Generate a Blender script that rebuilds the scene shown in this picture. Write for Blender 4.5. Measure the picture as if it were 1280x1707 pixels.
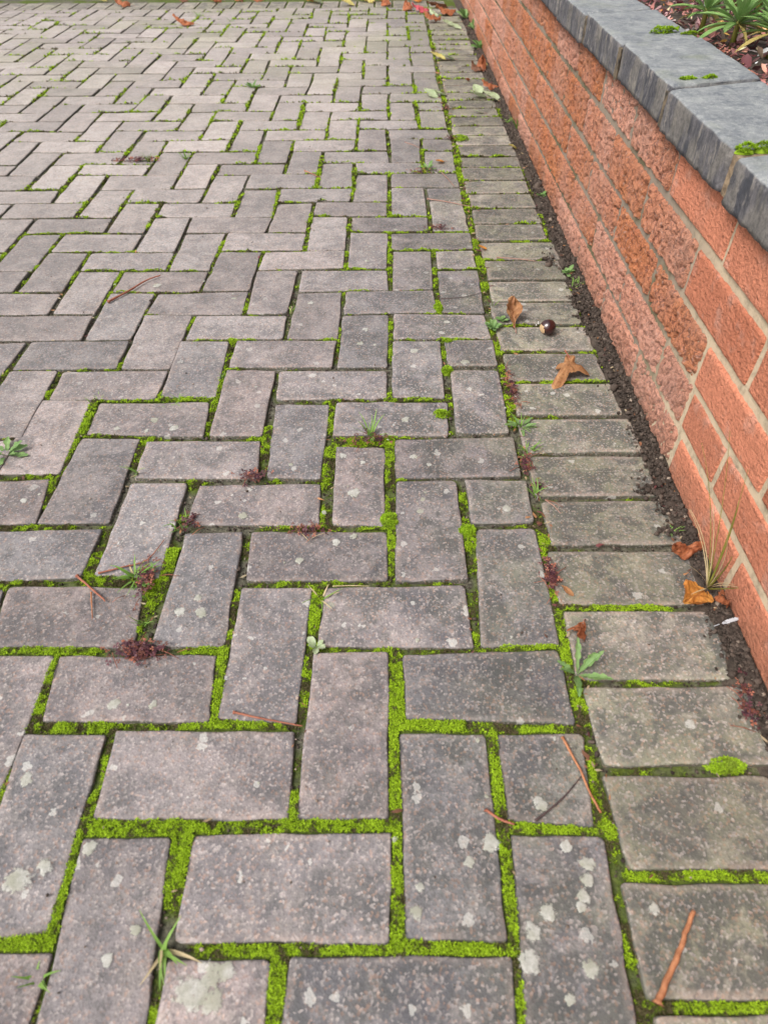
import bpy, math, random
import numpy as np
from mathutils import Vector, Matrix, Euler, noise as mnoise
random.seed(7); rng = np.random.default_rng(7)
for o in list(bpy.data.objects): bpy.data.objects.remove(o)
scene = bpy.context.scene
COL = scene.collection
U = 0.1                                   # one paving module in metres
R = math.radians

# ------------------------------------------------------------------ camera
cam_d = bpy.data.cameras.new('camera'); cam = bpy.data.objects.new('camera', cam_d); COL.objects.link(cam)
PIT, YAW, ROL = 0.8009809, -0.0073449, -0.0084674
Rv = Vector((math.cos(YAW), -math.sin(YAW), 0)); Fh = Vector((math.sin(YAW), math.cos(YAW), 0))
Fv = Fh*math.cos(PIT) + Vector((0, 0, -math.sin(PIT))); Uv = Fh*math.sin(PIT) + Vector((0, 0, math.cos(PIT)))
R2 = Rv*math.cos(ROL) + Uv*math.sin(ROL); U2 = Uv*math.cos(ROL) - Rv*math.sin(ROL)
M = Matrix((R2, U2, -Fv)).transposed().to_4x4(); M.translation = Vector((0.19228, -0.13224, 0.684859))
cam.matrix_world = M
cam_d.sensor_fit = 'HORIZONTAL'; cam_d.sensor_width = 7.3; cam_d.lens = 7.3*1103.418/1280
cam_d.clip_start = 0.02; cam_d.clip_end = 500
cam_d.dof.use_dof = True; cam_d.dof.focus_distance = 1.15; cam_d.dof.aperture_fstop = 1.8
scene.camera = cam
scene.render.resolution_x = 767; scene.render.resolution_y = 1024

# ------------------------------------------------------------------ sky and sun (bright overcast, light from the upper left behind)
SUN_EL, SUN_AZ = R(52), R(235)            # compass azimuth, clockwise from +Y
w = bpy.data.worlds.new('World'); scene.world = w; w.use_nodes = True
nt = w.node_tree; bg = nt.nodes['Background']
sky = nt.nodes.new('ShaderNodeTexSky'); sky.sky_type = 'NISHITA'; sky.sun_disc = False
sky.sun_elevation = SUN_EL; sky.sun_rotation = SUN_AZ; sky.air_density = 1.0; sky.dust_density = 6.0; sky.ozone_density = 0.6
hs = nt.nodes.new('ShaderNodeHueSaturation'); hs.inputs['Saturation'].default_value = 0.25
nt.links.new(sky.outputs[0], hs.inputs['Color']); nt.links.new(hs.outputs[0], bg.inputs['Color'])
bg.inputs['Strength'].default_value = 0.13
sd = bpy.data.lights.new('sun', 'SUN'); sd.energy = 1.5; sd.angle = R(24); sd.color = (1.0, 0.97, 0.93)
so = bpy.data.objects.new('sun', sd); COL.objects.link(so)
sv = Vector((math.sin(SUN_AZ)*math.cos(SUN_EL), math.cos(SUN_AZ)*math.cos(SUN_EL), math.sin(SUN_EL)))
so.rotation_euler = sv.to_track_quat('Z', 'Y').to_euler()
vs = scene.view_settings; vs.view_transform = 'Standard'; vs.look = 'None'; vs.gamma = 1; vs.use_curve_mapping = False
vs.exposure = 0.66

# ------------------------------------------------------------------ helpers
def tag(o, label=None, cat=None, group=None, kind=None):
    if label: o['label'] = label
    if cat: o['category'] = cat
    if group: o['group'] = group
    if kind: o['kind'] = kind
    return o
def empty(name, loc=(0, 0, 0), rz=0.0):
    o = bpy.data.objects.new(name, None); COL.objects.link(o); o.location = loc; o.rotation_euler = (0, 0, rz)
    o.empty_display_size = 0.02
    return o
def link(name, me, mat=None, parent=None, loc=None, rot=None, scale=None):
    o = bpy.data.objects.new(name, me); COL.objects.link(o)
    if mat is not None and not me.materials: me.materials.append(mat)
    if parent: o.parent = parent
    if loc is not None: o.location = loc
    if rot is not None: o.rotation_euler = rot
    if scale is not None: o.scale = scale
    return o
def mesh(name, v, f, smooth=False, uv=None, col=None, attr=None):
    me = bpy.data.meshes.new(name); me.from_pydata([tuple(p) for p in v], [], [tuple(q) for q in f])
    if uv is not None:
        l = me.uv_layers.new(name='UVMap')
        idx = np.zeros(len(me.loops), np.int32); me.loops.foreach_get('vertex_index', idx)
        l.data.foreach_set('uv', np.asarray(uv, np.float32)[idx].ravel())
    if attr is not None:
        for k, a in attr.items():
            at = me.attributes.new(k, 'FLOAT', 'POINT'); at.data.foreach_set('value', np.asarray(a, np.float32))
    if smooth: me.polygons.foreach_set('use_smooth', np.ones(len(me.polygons), bool))
    me.update(); return me
def bigmesh(name, V, T, col=None, smooth=False, attr=None):
    """numpy vertices and triangles (or quads) to a mesh"""
    me = bpy.data.meshes.new(name); n = T.shape[1]
    me.vertices.add(len(V)); me.vertices.foreach_set('co', np.asarray(V, np.float32).ravel())
    me.loops.add(T.size); me.loops.foreach_set('vertex_index', np.asarray(T, np.int32).ravel())
    me.polygons.add(len(T)); me.polygons.foreach_set('loop_start', np.arange(len(T), dtype=np.int32)*n)
    me.polygons.foreach_set('loop_total', np.full(len(T), n, np.int32))
    if smooth: me.polygons.foreach_set('use_smooth', np.ones(len(T), bool))
    me.update(calc_edges=True)
    if col is not None:
        a = me.color_attributes.new('Col', 'FLOAT_COLOR', 'POINT')
        c = np.ones((len(V), 4), np.float32); c[:, :3] = col; a.data.foreach_set('color', c.ravel())
    if attr is not None:
        for k, q in attr.items():
            at = me.attributes.new(k, 'FLOAT', 'POINT'); at.data.foreach_set('value', np.asarray(q, np.float32))
    return me
def hsh(ix, iy, s):
    h = (ix.astype(np.int64)*374761393 + iy.astype(np.int64)*668265263 + s*974634777) & 0xffffffff
    h = ((h ^ (h >> 13))*1274126177) & 0xffffffff
    return ((h ^ (h >> 16)) & 0xffff)/65535.0
def vn(x, y, s=0):
    x = np.asarray(x, float); y = np.asarray(y, float)
    ix = np.floor(x); iy = np.floor(y); fx = x-ix; fy = y-iy
    fx = fx*fx*(3-2*fx); fy = fy*fy*(3-2*fy)
    a = hsh(ix, iy, s); b = hsh(ix+1, iy, s); c = hsh(ix, iy+1, s); d = hsh(ix+1, iy+1, s)
    return (a*(1-fx)+b*fx)*(1-fy) + (c*(1-fx)+d*fx)*fy
def fbm(x, y, s=0, n=4):
    t = 0; a = 0.5; k = 0
    for i in range(n):
        t = t + a*vn(np.asarray(x)*2**i, np.asarray(y)*2**i, s+i*17); k += a; a *= 0.5
    return t/k

# ------------------------------------------------------------------ material node helper
class NT:
    def __init__(s, name):
        s.m = bpy.data.materials.new(name); s.m.use_nodes = True; s.t = s.m.node_tree
        s.b = s.t.nodes['Principled BSDF']; s.out = s.t.nodes['Material Output']
    def n(s, typ, **kw):
        q = s.t.nodes.new('ShaderNode'+typ)
        for k, v in kw.items(): setattr(q, k, v)
        return q
    def l(s, a, b): s.t.links.new(a, b)
    def val(s, sock, v):
        if hasattr(v, 'node'): s.l(v, sock)
        else: sock.default_value = v
    def coord(s, kind='Object', offs=None):
        c = s.n('TexCoord').outputs[kind]
        if offs is not None:
            a = s.n('VectorMath', operation='ADD'); s.l(c, a.inputs[0]); s.l(offs, a.inputs[1]); return a.outputs[0]
        return c
    def pos(s): return s.n('NewGeometry').outputs['Position']
    def rand(s): return s.n('ObjectInfo').outputs['Random']
    def rvec(s, k=37.0):
        r = s.rand(); c = s.n('CombineXYZ')
        s.l(s.math('MULTIPLY', r, k), c.inputs[0]); s.l(s.math('MULTIPLY', r, k*1.7), c.inputs[1]); s.l(s.math('MULTIPLY', r, k*2.3), c.inputs[2])
        return c.outputs[0]
    def math(s, op, a, b=0.0, clamp=False):
        q = s.n('Math', operation=op); q.use_clamp = clamp; s.val(q.inputs[0], a); s.val(q.inputs[1], b); return q.outputs[0]
    def noise(s, vec, scale, detail=4, rough=0.55, dist=0.0):
        q = s.n('TexNoise'); s.l(vec, q.inputs['Vector']); q.inputs['Scale'].default_value = scale; q.inputs['Detail'].default_value = detail
        q.inputs['Roughness'].default_value = rough; q.inputs['Distortion'].default_value = dist; return q.outputs['Fac']
    def vor(s, vec, scale, feature='F1', out='Distance', rnd=1.0):
        q = s.n('TexVoronoi', feature=feature); s.l(vec, q.inputs['Vector']); q.inputs['Scale'].default_value = scale
        q.inputs['Randomness'].default_value = rnd; return q.outputs[out]
    def ramp(s, fac, stops, interp='LINEAR'):
        q = s.n('ValToRGB'); q.color_ramp.interpolation = interp; e = q.color_ramp.elements
        while len(e) < len(stops): e.new(0.5)
        for a, (p, c) in zip(e, stops):
            a.position = p; a.color = (c, c, c, 1) if not hasattr(c, '__len__') else (*c, 1)
        s.l(fac, q.inputs[0]); return q.outputs[0]
    def mix(s, fac, a, b, mode='MIX'):
        q = s.n('Mix', data_type='RGBA', blend_type=mode); s.val(q.inputs[0], fac)
        for sock, v in ((q.inputs[6], a), (q.inputs[7], b)):
            if hasattr(v, 'node'): s.l(v, sock)
            else: sock.default_value = (*v, 1)
        return q.outputs[2]
    def sep(s, v):
        q = s.n('SeparateXYZ'); s.l(v, q.inputs[0]); return q.outputs
    def scalev(s, vec, xyz):
        q = s.n('VectorMath', operation='MULTIPLY'); s.l(vec, q.inputs[0]); q.inputs[1].default_value = xyz; return q.outputs[0]
    def bump(s, h, dist, strength=1.0, prev=None):
        q = s.n('Bump'); q.inputs['Distance'].default_value = dist; q.inputs['Strength'].default_value = strength
        s.l(h, q.inputs['Height'])
        if prev is not None: s.l(prev, q.inputs['Normal'])
        return q.outputs[0]
    def done(s, col, rough=0.9, normal=None, spec=0.3):
        s.val(s.b.inputs['Base Color'], col if hasattr(col, 'node') else (*col, 1)); s.val(s.b.inputs['Roughness'], rough)
        s.b.inputs['Specular IOR Level'].default_value = spec
        if normal is not None: s.l(normal, s.b.inputs['Normal'])
        return s.m
def leafy(nt_, col, transl=0.35, rough=0.6):
    """diffuse plus light passing through"""
    nt_.done(col, rough, None, 0.25)
    tr = nt_.n('BsdfTranslucent'); nt_.val(tr.inputs[0], col if hasattr(col, 'node') else (*col, 1))
    mx = nt_.n('MixShader'); mx.inputs[0].default_value = transl
    nt_.l(nt_.b.outputs[0], mx.inputs[1]); nt_.l(tr.outputs[0], mx.inputs[2]); nt_.l(mx.outputs[0], nt_.out.inputs[0])
    return nt_.m

def paver_material(name, edging):
    t = NT(name); rv = t.rvec(); oc = t.coord('Object', rv); wp = t.pos(); rnd = t.rand(); sx, sy, sz = t.sep(wp)
    wobble = t.noise(wp, 5, 3)
    pink = (0.278, 0.226, 0.216); grey = (0.198, 0.186, 0.190); dark = (0.064, 0.064, 0.072); warm = (0.375, 0.335, 0.310)
    if edging: dark = (0.062, 0.064, 0.055)
    if edging: pink, grey, warm = (0.250, 0.228, 0.184), (0.185, 0.175, 0.150), (0.29, 0.262, 0.215)
    base = t.mix(t.ramp(t.math('ADD', t.math('MULTIPLY', rnd, 0.75), t.math('MULTIPLY', t.noise(oc, 9, 3), 0.6)), [(0.3, 0), (1.0, 1)]), grey, pink)
    # warm, less weathered blocks towards the far left
    far = t.math('SUBTRACT', t.math('ADD', t.math('MULTIPLY', sy, 0.52), t.math('MULTIPLY', sx, -0.45)), 0.30, clamp=True)
    base = t.mix(t.math('MULTIPLY', far, 0.85), base, warm)
    # a greyer, damper zone beside the edging
    zone = t.ramp(t.math('ADD', sx, t.math('MULTIPLY', t.noise(wp, 6, 3), 0.25)), [(0.18, 0), (0.42, 1)])
    if not edging: base = t.mix(t.math('MULTIPLY', zone, 0.55), base, (0.150, 0.146, 0.152))
    # dark weather staining in blotches
    st = t.math('ADD', t.noise(oc, 16, 5, 0.65, 0.4), t.math('MULTIPLY', t.math('SUBTRACT', t.noise(oc, 4.5, 2), 0.5), 0.5))
    stain = t.ramp(st, [(0.41, 0), (0.57, 1)] if not edging else [(0.37, 0), (0.51, 1)])
    stain = t.math('MULTIPLY', stain, t.math('SUBTRACT', 0.85, t.math('MULTIPLY', far, 0.5 if not edging else 0.25), clamp=True))
    base = t.mix(t.math('MULTIPLY', stain, t.math('ADD', 0.70 if not edging else 0.60, t.math('MULTIPLY', zone, 0.25))), base, dark)
    mo = t.noise(oc, 48, 5, 0.75, 0.3); fo = t.math('SUBTRACT', 1.0, t.math('MULTIPLY', far, 0.6))
    base = t.mix(t.math('MULTIPLY', t.math('MULTIPLY', t.ramp(mo, [(0.50, 0), (0.64, 1)]), 0.55), fo), base, (0.078, 0.076, 0.079))
    base = t.mix(t.math('MULTIPLY', t.ramp(t.noise(oc, 36, 5, 0.75), [(0.52, 0), (0.68, 1)]), 0.40), base, (0.36, 0.31, 0.275))
    # green and buff algae beside the edging
    al = t.math('SUBTRACT', t.math('MULTIPLY', sx, 4.2), 0.95 if not edging else 0.0, clamp=True)
    al = t.math('MULTIPLY', al, t.ramp(t.noise(oc, 13, 5, 0.6, 0.3), [(0.40, 0), (0.62, 1)]))
    base = t.mix(t.math('MULTIPLY', al, 0.7 if not edging else 0.5), base, (0.255, 0.252, 0.160))
    gf = t.math('MULTIPLY', t.math('SUBTRACT', t.math('MULTIPLY', sy, 0.7), 1.5, clamp=True), t.ramp(t.noise(wp, 2.2, 4), [(0.45, 0), (0.62, 1)]))
    base = t.mix(t.math('MULTIPLY', gf, 0.4), base, (0.24, 0.25, 0.14))
    # blackish growth that stops short of the worn rims
    wr = t.n('Attribute', attribute_name='wear').outputs['Fac']
    bl = t.ramp(t.math('ADD', t.noise(oc, 15, 5, 0.72, 0.5), t.math('MULTIPLY', t.math('SUBTRACT', t.noise(oc, 60, 4, 0.7), 0.5), 0.35)), [(0.47, 0), (0.56, 1)])
    bl = t.math('MULTIPLY', bl, t.math('SUBTRACT', 1.0, t.math('MULTIPLY', t.math('ABSOLUTE', wr), 0.9), clamp=True))
    bl = t.math('MULTIPLY', bl, 0.72 if edging else t.math('MULTIPLY', t.math('ADD', 0.25, t.math('MULTIPLY', zone, 0.4)), t.math('SUBTRACT', 1.0, far, clamp=True)))
    base = t.mix(bl, base, (0.062, 0.064, 0.058))
    # worn, cleaner rims
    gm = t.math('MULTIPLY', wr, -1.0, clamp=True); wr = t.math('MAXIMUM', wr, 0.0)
    wr = t.math('MULTIPLY', wr, t.ramp(t.noise(oc, 30, 3), [(0.40, 0), (0.6, 1)]))
    base = t.mix(t.math('MULTIPLY', wr, 0.6 if edging else 0.4), base, (0.33, 0.25, 0.21))
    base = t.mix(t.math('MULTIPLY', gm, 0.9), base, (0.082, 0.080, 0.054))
    # sand grains: pale, rusty and dark
    vc = t.n('TexVoronoi'); t.l(oc, vc.inputs['Vector']); vc.inputs['Scale'].default_value = 420
    cr, cg, cb = [t.n('SeparateColor') for _ in range(3)][0:3]
    t.l(vc.outputs['Color'], cr.inputs[0]); g1, g2, g3 = cr.outputs
    base = t.mix(t.math('MULTIPLY', t.ramp(g1, [(0.0, 0), (0.72, 0.0), (1, 1)]), 0.5), base, (0.46, 0.40, 0.37))
    base = t.mix(t.math('MULTIPLY', t.ramp(g2, [(0.86, 0), (0.92, 1)]), 0.28), base, (0.40, 0.22, 0.14))
    base = t.mix(t.math('MULTIPLY', t.ramp(g3, [(0.60, 0), (1.0, 1)]), 0.34), base, (0.075, 0.07, 0.072))
    pit = t.ramp(t.noise(oc, 190, 3, 0.7), [(0.36, 1), (0.46, 0)])
    base = t.mix(t.math('MULTIPLY', pit, 0.38), base, (0.07, 0.065, 0.065))
    # small crusts of lichen
    v2 = t.n('TexVoronoi'); wv = t.n('VectorMath', operation='ADD'); nc = t.n('TexNoise'); t.l(oc, nc.inputs['Vector']); nc.inputs['Scale'].default_value = 140
    t.l(oc, wv.inputs[0]); t.l(t.scalev(nc.outputs['Color'], (0.012, 0.012, 0.012)), wv.inputs[1])
    t.l(wv.outputs[0], v2.inputs['Vector']); v2.inputs['Scale'].default_value = 46
    s2 = t.n('SeparateColor'); t.l(v2.outputs['Color'], s2.inputs[0])
    lic = t.math('LESS_THAN', v2.outputs['Distance'], t.math('MULTIPLY', t.math('SUBTRACT', s2.outputs[0], 0.74), 1.15))
    lic = t.math('MULTIPLY', lic, t.math('SUBTRACT', 0.9, t.math('MULTIPLY', far, 1.4), clamp=True))
    base = t.mix(t.math('MULTIPLY', lic, 0.55), base, (0.50, 0.49, 0.45))
    v = t.math('ADD', 0.84, t.math('MULTIPLY', t.math('FRACT', t.math('MULTIPLY', rnd, 7.31)), 0.34))
    hsv = t.n('HueSaturation'); t.l(base, hsv.inputs['Color']); t.l(v, hsv.inputs['Value']); hsv.inputs['Saturation'].default_value = 1.0
    nb = t.bump(t.noise(oc, 60, 5, 0.7), 0.0016, 0.7)
    nb = t.bump(vc.outputs['Distance'], 0.0007, 0.7, nb)
    nb = t.bump(pit, 0.0009, 0.9, nb) if False else nb
    return t.done(hsv.outputs[0], t.ramp(t.noise(oc, 40, 2), [(0.3, 0.72), (0.7, 0.95)]), nb, 0.35)
M_PAV = paver_material('weathered block', False); M_EDG = paver_material('edging block', True)

def mat_soil(name, a, b, sc=60):
    t = NT(name); p = t.pos(); c = t.mix(t.ramp(t.noise(p, sc, 5, 0.65), [(0.35, 0), (0.65, 1)]), a, b)
    return t.done(c, 0.95, t.bump(t.noise(p, sc*4, 5, 0.7), 0.004, 1.0), 0.2)
M_SOIL = mat_soil('dark soil', (0.036, 0.028, 0.023), (0.095, 0.074, 0.058))
M_GROUND = mat_soil('bare earth', (0.07, 0.06, 0.05), (0.13, 0.115, 0.10), 12)

def mat_fill():
    t = NT('joint fill'); p = t.pos()
    ms = t.n('Attribute', attribute_name='moss').outputs['Fac']
    a = t.mix(t.ramp(t.noise(p, 150, 4, 0.7), [(0.35, 0), (0.68, 1)]), (0.060, 0.058, 0.042), (0.175, 0.160, 0.118))
    g = t.mix(t.ramp(t.noise(p, 220, 3), [(0.35, 0), (0.65, 1)]), (0.045, 0.065, 0.012), (0.105, 0.14, 0.022))
    c = t.mix(t.ramp(ms, [(0.05, 0), (0.42, 1)]), a, g)
    return t.done(c, 0.95, t.bump(t.noise(p, 400, 3, 0.7), 0.003, 1.0), 0.15)
M_FILL = mat_fill()
def mat_vcol(name, transl=0.25, rough=0.75):
    t = NT(name); c = t.n('Attribute', attribute_name='Col').outputs['Color']; return leafy(t, c, transl, rough)
M_MOSS = mat_vcol('moss')
def mat_clod():
    t = NT('soil crumbs'); p = t.pos(); c = t.n('Attribute', attribute_name='Col').outputs['Color']
    return t.done(c, 0.95, t.bump(t.noise(p, 500, 3, 0.7), 0.002, 1.0), 0.2)
M_CLOD = mat_clod()

# wall brick materials
def mat_brick(name, cols, pits, sc):
    t = NT(name); rv = t.rvec(51); oc = t.coord('Object', rv); rnd = t.rand(); wp = t.pos()
    base = t.mix(t.ramp(t.noise(oc, 22, 4, 0.6), [(0.35, 0), (0.65, 1)]), cols[0], cols[1])
    base = t.mix(t.ramp(t.math('ADD', t.math('MULTIPLY', rnd, 0.75), t.math('MULTIPLY', t.noise(oc, 6, 2), 0.5)), [(0.45, 0), (0.75, 1)]), base, cols[2])
    fine = t.noise(oc, sc*3.2, 4, 0.7)
    base = t.mix(t.ramp(fine, [(0.30, 0.55), (0.5, 0)]), base, (0.22, 0.075, 0.04))
    if pits:
        nd = t.noise(oc, sc, 4, 0.72, 0.6)
        dk = t.ramp(nd, [(0.39, 1), (0.47, 0)])
        base = t.mix(t.math('MULTIPLY', dk, 0.62), base, (0.11, 0.048, 0.042))
        pl = t.ramp(t.noise(oc, 140, 2), [(0.60, 0), (0.72, 1)])
        base = t.mix(t.math('MULTIPLY', pl, 0.5), base, (0.60, 0.42, 0.36))
        # grey bloom
        base = t.mix(t.math('MULTIPLY', t.ramp(t.noise(wp, 7, 3), [(0.42, 0), (0.66, 1)]), 0.38), base, (0.60, 0.37, 0.30))
        nb = t.bump(nd, 0.014, 1.0); nb = t.bump(fine, 0.006, 1.0, nb)
    else:
        nd = t.noise(oc, 75, 4, 0.6)
        nb = t.bump(t.noise(t.scalev(oc, (1, 1, 1.6)), 130, 3, 0.6), 0.009, 1.0); nb = t.bump(fine, 0.004, 1.0, nb)
        pl = t.ramp(t.noise(wp, 26, 3, 0.6), [(0.56, 0), (0.70, 1)])
        base = t.mix(t.math('MULTIPLY', pl, 0.35), base, (0.52, 0.36, 0.30))
    # soil splashed on the lowest course, grey runs below the coping
    wx, wy, wz = t.sep(wp)
    spl = t.ramp(t.math('ADD', t.math('MULTIPLY', wz, 9.0), t.math('MULTIPLY', t.noise(wp, 22, 5, 0.7), 0.9)), [(0.50, 1), (0.95, 0)])
    base = t.mix(t.math('MULTIPLY', spl, 0.4), base, (0.14, 0.085, 0.055))
    run = t.math('MULTIPLY', t.ramp(t.noise(t.scalev(wp, (1, 1, 0.22)), 17, 4, 0.65), [(0.57, 0), (0.72, 1)]), 0.18)
    base = t.mix(run, base, (0.24, 0.15, 0.115))
    # a little green growth
    gr = t.ramp(t.noise(wp, 5.5, 4, 0.6), [(0.66, 0), (0.74, 1)])
    base = t.mix(t.math('MULTIPLY', gr, 0.5 if pits else 0.0), base, (0.10, 0.09, 0.02))
    v = t.math('ADD', 0.86, t.math('MULTIPLY', rnd, 0.28)); h = t.n('HueSaturation'); t.l(base, h.inputs['Color']); t.l(v, h.inputs['Value'])
    return t.done(h.outputs[0], 0.88, nb, 0.25)
M_RUSTIC = mat_brick('rustic brick', ((0.72, 0.275, 0.12), (0.65, 0.235, 0.115), (0.68, 0.325, 0.225)), True, 105)
M_SMOOTH = mat_brick('sanded brick', ((0.57, 0.205, 0.115), (0.50, 0.168, 0.092), (0.58, 0.22, 0.13)), False, 60)
def mat_mortar():
    t = NT('mortar'); p = t.pos(); sx, sy, sz = t.sep(p)
    k = t.ramp(t.math('ADD', t.math('MULTIPLY', sy, 0.8), t.math('MULTIPLY', t.noise(p, 12, 3), 0.25)), [(0.66, 0), (0.84, 1)])
    c = t.mix(k, (0.50, 0.40, 0.28), (0.25, 0.205, 0.16))
    c = t.mix(t.ramp(t.noise(p, 60, 5, 0.7), [(0.48, 0), (0.72, 0.8)]), c, (0.20, 0.17, 0.12))
    g = t.math('MULTIPLY', t.ramp(t.noise(p, 9, 4), [(0.50, 0), (0.62, 1)]), k)
    c = t.mix(t.math('MULTIPLY', g, 0.65), c, (0.075, 0.075, 0.022))
    return t.done(c, 0.95, t.bump(t.noise(p, 260, 4, 0.7), 0.002, 0.8), 0.2)
M_MORTAR = mat_mortar()
def mat_coping():
    t = NT('riven slate'); rv = t.rvec(23); oc = t.coord('Object', rv); nz = t.n('NewGeometry').outputs['Normal']
    sx, sy, sz = t.sep(nz); up = t.ramp(sz, [(0.45, 0), (0.75, 1)])
    topc = t.mix(t.ramp(t.noise(oc, 24, 6, 0.8), [(0.38, 0), (0.62, 1)]), (0.11, 0.12, 0.135), (0.25, 0.257, 0.255))
    topc = t.mix(t.math('MULTIPLY', t.ramp(t.noise(oc, 120, 5, 0.85), [(0.50, 0), (0.66, 1)]), 0.7), topc, (0.36, 0.365, 0.345))
    topc = t.mix(t.math('MULTIPLY', t.ramp(t.noise(oc, 11, 4, 0.6), [(0.56, 0), (0.72, 1)]), 0.45), topc, (0.19, 0.205, 0.13))
    sv_ = t.scalev(oc, (1.0, 1.5, 0.6))
    fr = t.mix(t.ramp(t.noise(sv_, 30, 5, 0.75, 0.5), [(0.40, 0), (0.60, 1)]), (0.040, 0.042, 0.052), (0.14, 0.130, 0.134))
    fr = t.mix(t.math('MULTIPLY', t.ramp(t.noise(sv_, 34, 4, 0.7), [(0.56, 0), (0.64, 1)]), 0.8), fr, (0.24, 0.215, 0.19))
    fr = t.mix(t.math('MULTIPLY', t.ramp(t.noise(t.scalev(oc, (1, 1, .4)), 24, 3), [(0.50, 0), (0.56, 1)]), 0.5), fr, (0.20, 0.18, 0.15))
    fr = t.mix(t.math('MULTIPLY', t.ramp(t.noise(oc, 150, 4, .8), [(0.45, 0), (0.6, 1)]), 0.45), fr, (0.03, 0.03, 0.036))
    c = t.mix(up, fr, topc)
    nb = t.bump(t.noise(oc, 45, 6, 0.7), 0.005, 0.7); nb = t.bump(t.noise(sv_, 90, 4, 0.7), 0.003, 0.8, nb)
    return t.done(c, t.mix(up, (0.85, 0.85, 0.85), t.ramp(t.noise(oc, 30, 3), [(0.3, 0.38), (0.7, 0.62)])), nb, 0.5)
M_COPE = mat_coping()
def mat_leaf(name, a, b, vein, transl=0.25, rough=0.55):
    t = NT(name); uv = t.n('UVMap').outputs[0]; oc = t.coord('Object')
    u, v, _ = t.sep(uv)
    c = t.mix(t.ramp(t.noise(oc, 70, 5, 0.65), [(0.32, 0), (0.68, 1)]), a, b)
    av = t.math('ABSOLUTE', t.math('SUBTRACT', v, 0.5))
    mid = t.math('LESS_THAN', av, 0.035)
    side = t.math('SINE', t.math('MULTIPLY', t.math('SUBTRACT', u, t.math('MULTIPLY', av, 0.55)), 55.0))
    side = t.ramp(side, [(0.80, 0), (0.97, 1)])
    ve = t.math('MAXIMUM', mid, t.math('MULTIPLY', side, 0.6))
    c = t.mix(t.math('MULTIPLY', ve, 0.6), c, vein)
    c = t.mix(t.ramp(t.noise(oc, 190, 3), [(0.62, 0), (0.74, 0.6)]), c, tuple(x*0.35 for x in a))
    m = leafy(t, c, transl, rough)
    t.l(t.bump(t.math('ADD', ve, t.noise(oc, 160, 3)), 0.0012, 0.8), t.b.inputs['Normal'])
    return m
ML = dict(
    tan=mat_leaf('dry tan leaf', (0.33, 0.15, 0.065), (0.48, 0.25, 0.115), (0.26, 0.10, 0.04)),
    orange=mat_leaf('dry orange leaf', (0.50, 0.18, 0.04), (0.58, 0.27, 0.06), (0.30, 0.10, 0.03)),
    rust=mat_leaf('dry rust leaf', (0.32, 0.10, 0.045), (0.47, 0.17, 0.075), (0.18, 0.06, 0.03)),
    brown=mat_leaf('dry brown leaf', (0.13, 0.055, 0.03), (0.24, 0.11, 0.06), (0.09, 0.04, 0.025)),
    pink=mat_leaf('pink red leaf', (0.50, 0.05, 0.09), (0.60, 0.13, 0.15), (0.55, 0.25, 0.2)),
    pale=mat_leaf('pale green leaf', (0.36, 0.45, 0.24), (0.50, 0.55, 0.36), (0.55, 0.60, 0.42)),
    yellow=mat_leaf('yellow leaf', (0.60, 0.48, 0.10), (0.62, 0.55, 0.22), (0.55, 0.5, 0.25)),
    weed=mat_leaf('weed leaf', (0.115, 0.235, 0.055), (0.20, 0.36, 0.10), (0.30, 0.42, 0.2), 0.3),
    bluish=mat_leaf('bluish weed leaf', (0.15, 0.28, 0.085), (0.26, 0.40, 0.14), (0.33, 0.45, 0.22), 0.3),
    bed=mat_leaf('rosette leaf', (0.14, 0.27, 0.07), (0.26, 0.40, 0.13), (0.34, 0.45, 0.22), 0.25, 0.45),
    oldbed=mat_leaf('yellowing leaf', (0.36, 0.30, 0.08), (0.48, 0.36, 0.14), (0.4, 0.33, 0.16), 0.25))
def plain(name, a, b, sc=80, rough=0.7, transl=None, bumpd=0.001):
    t = NT(name); p = t.coord('Object'); c = t.mix(t.ramp(t.noise(p, sc, 4, 0.6), [(0.35, 0), (0.65, 1)]), a, b)
    if transl: return leafy(t, c, transl, rough)
    return t.done(c, rough, t.bump(t.noise(p, sc*3, 3), bumpd, 0.7), 0.35)
M_GRASS = plain('grass blade', (0.14, 0.27, 0.04), (0.24, 0.38, 0.09), 60, 0.55, 0.3)
M_STRAW = plain('dry straw', (0.45, 0.36, 0.20), (0.58, 0.46, 0.27), 60, 0.65, 0.2)
M_OLIVE = plain('olive stalk', (0.16, 0.17, 0.025), (0.28, 0.25, 0.06), 40, 0.6, 0.2)
M_PURPLE = mat_vcol('purple weed leaf', 0.2, 0.55)
M_TWIG = {k: plain(k+' twig', a, b, 120, 0.7) for k, a, b in (
    ('red', (0.20, 0.06, 0.035), (0.32, 0.12, 0.07)), ('orange', (0.26, 0.10, 0.045), (0.40, 0.17, 0.08)),
    ('dark', (0.04, 0.026, 0.026), (0.10, 0.06, 0.055)), ('pinkish', (0.26, 0.14, 0.11), (0.36, 0.21, 0.16)))}

# ------------------------------------------------------------------ ground sheets
def sheet(name, x0, x1, y0, y1, z, mat):
    me = mesh(name, [(x0, y0, z), (x1, y0, z), (x1, y1, z), (x0, y1, z)], [(0, 1, 2, 3)]); return tag(link(name, me, mat), kind='structure')
sheet('ground', -200, 200, -200, 200, -0.075, M_GROUND)

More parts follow.
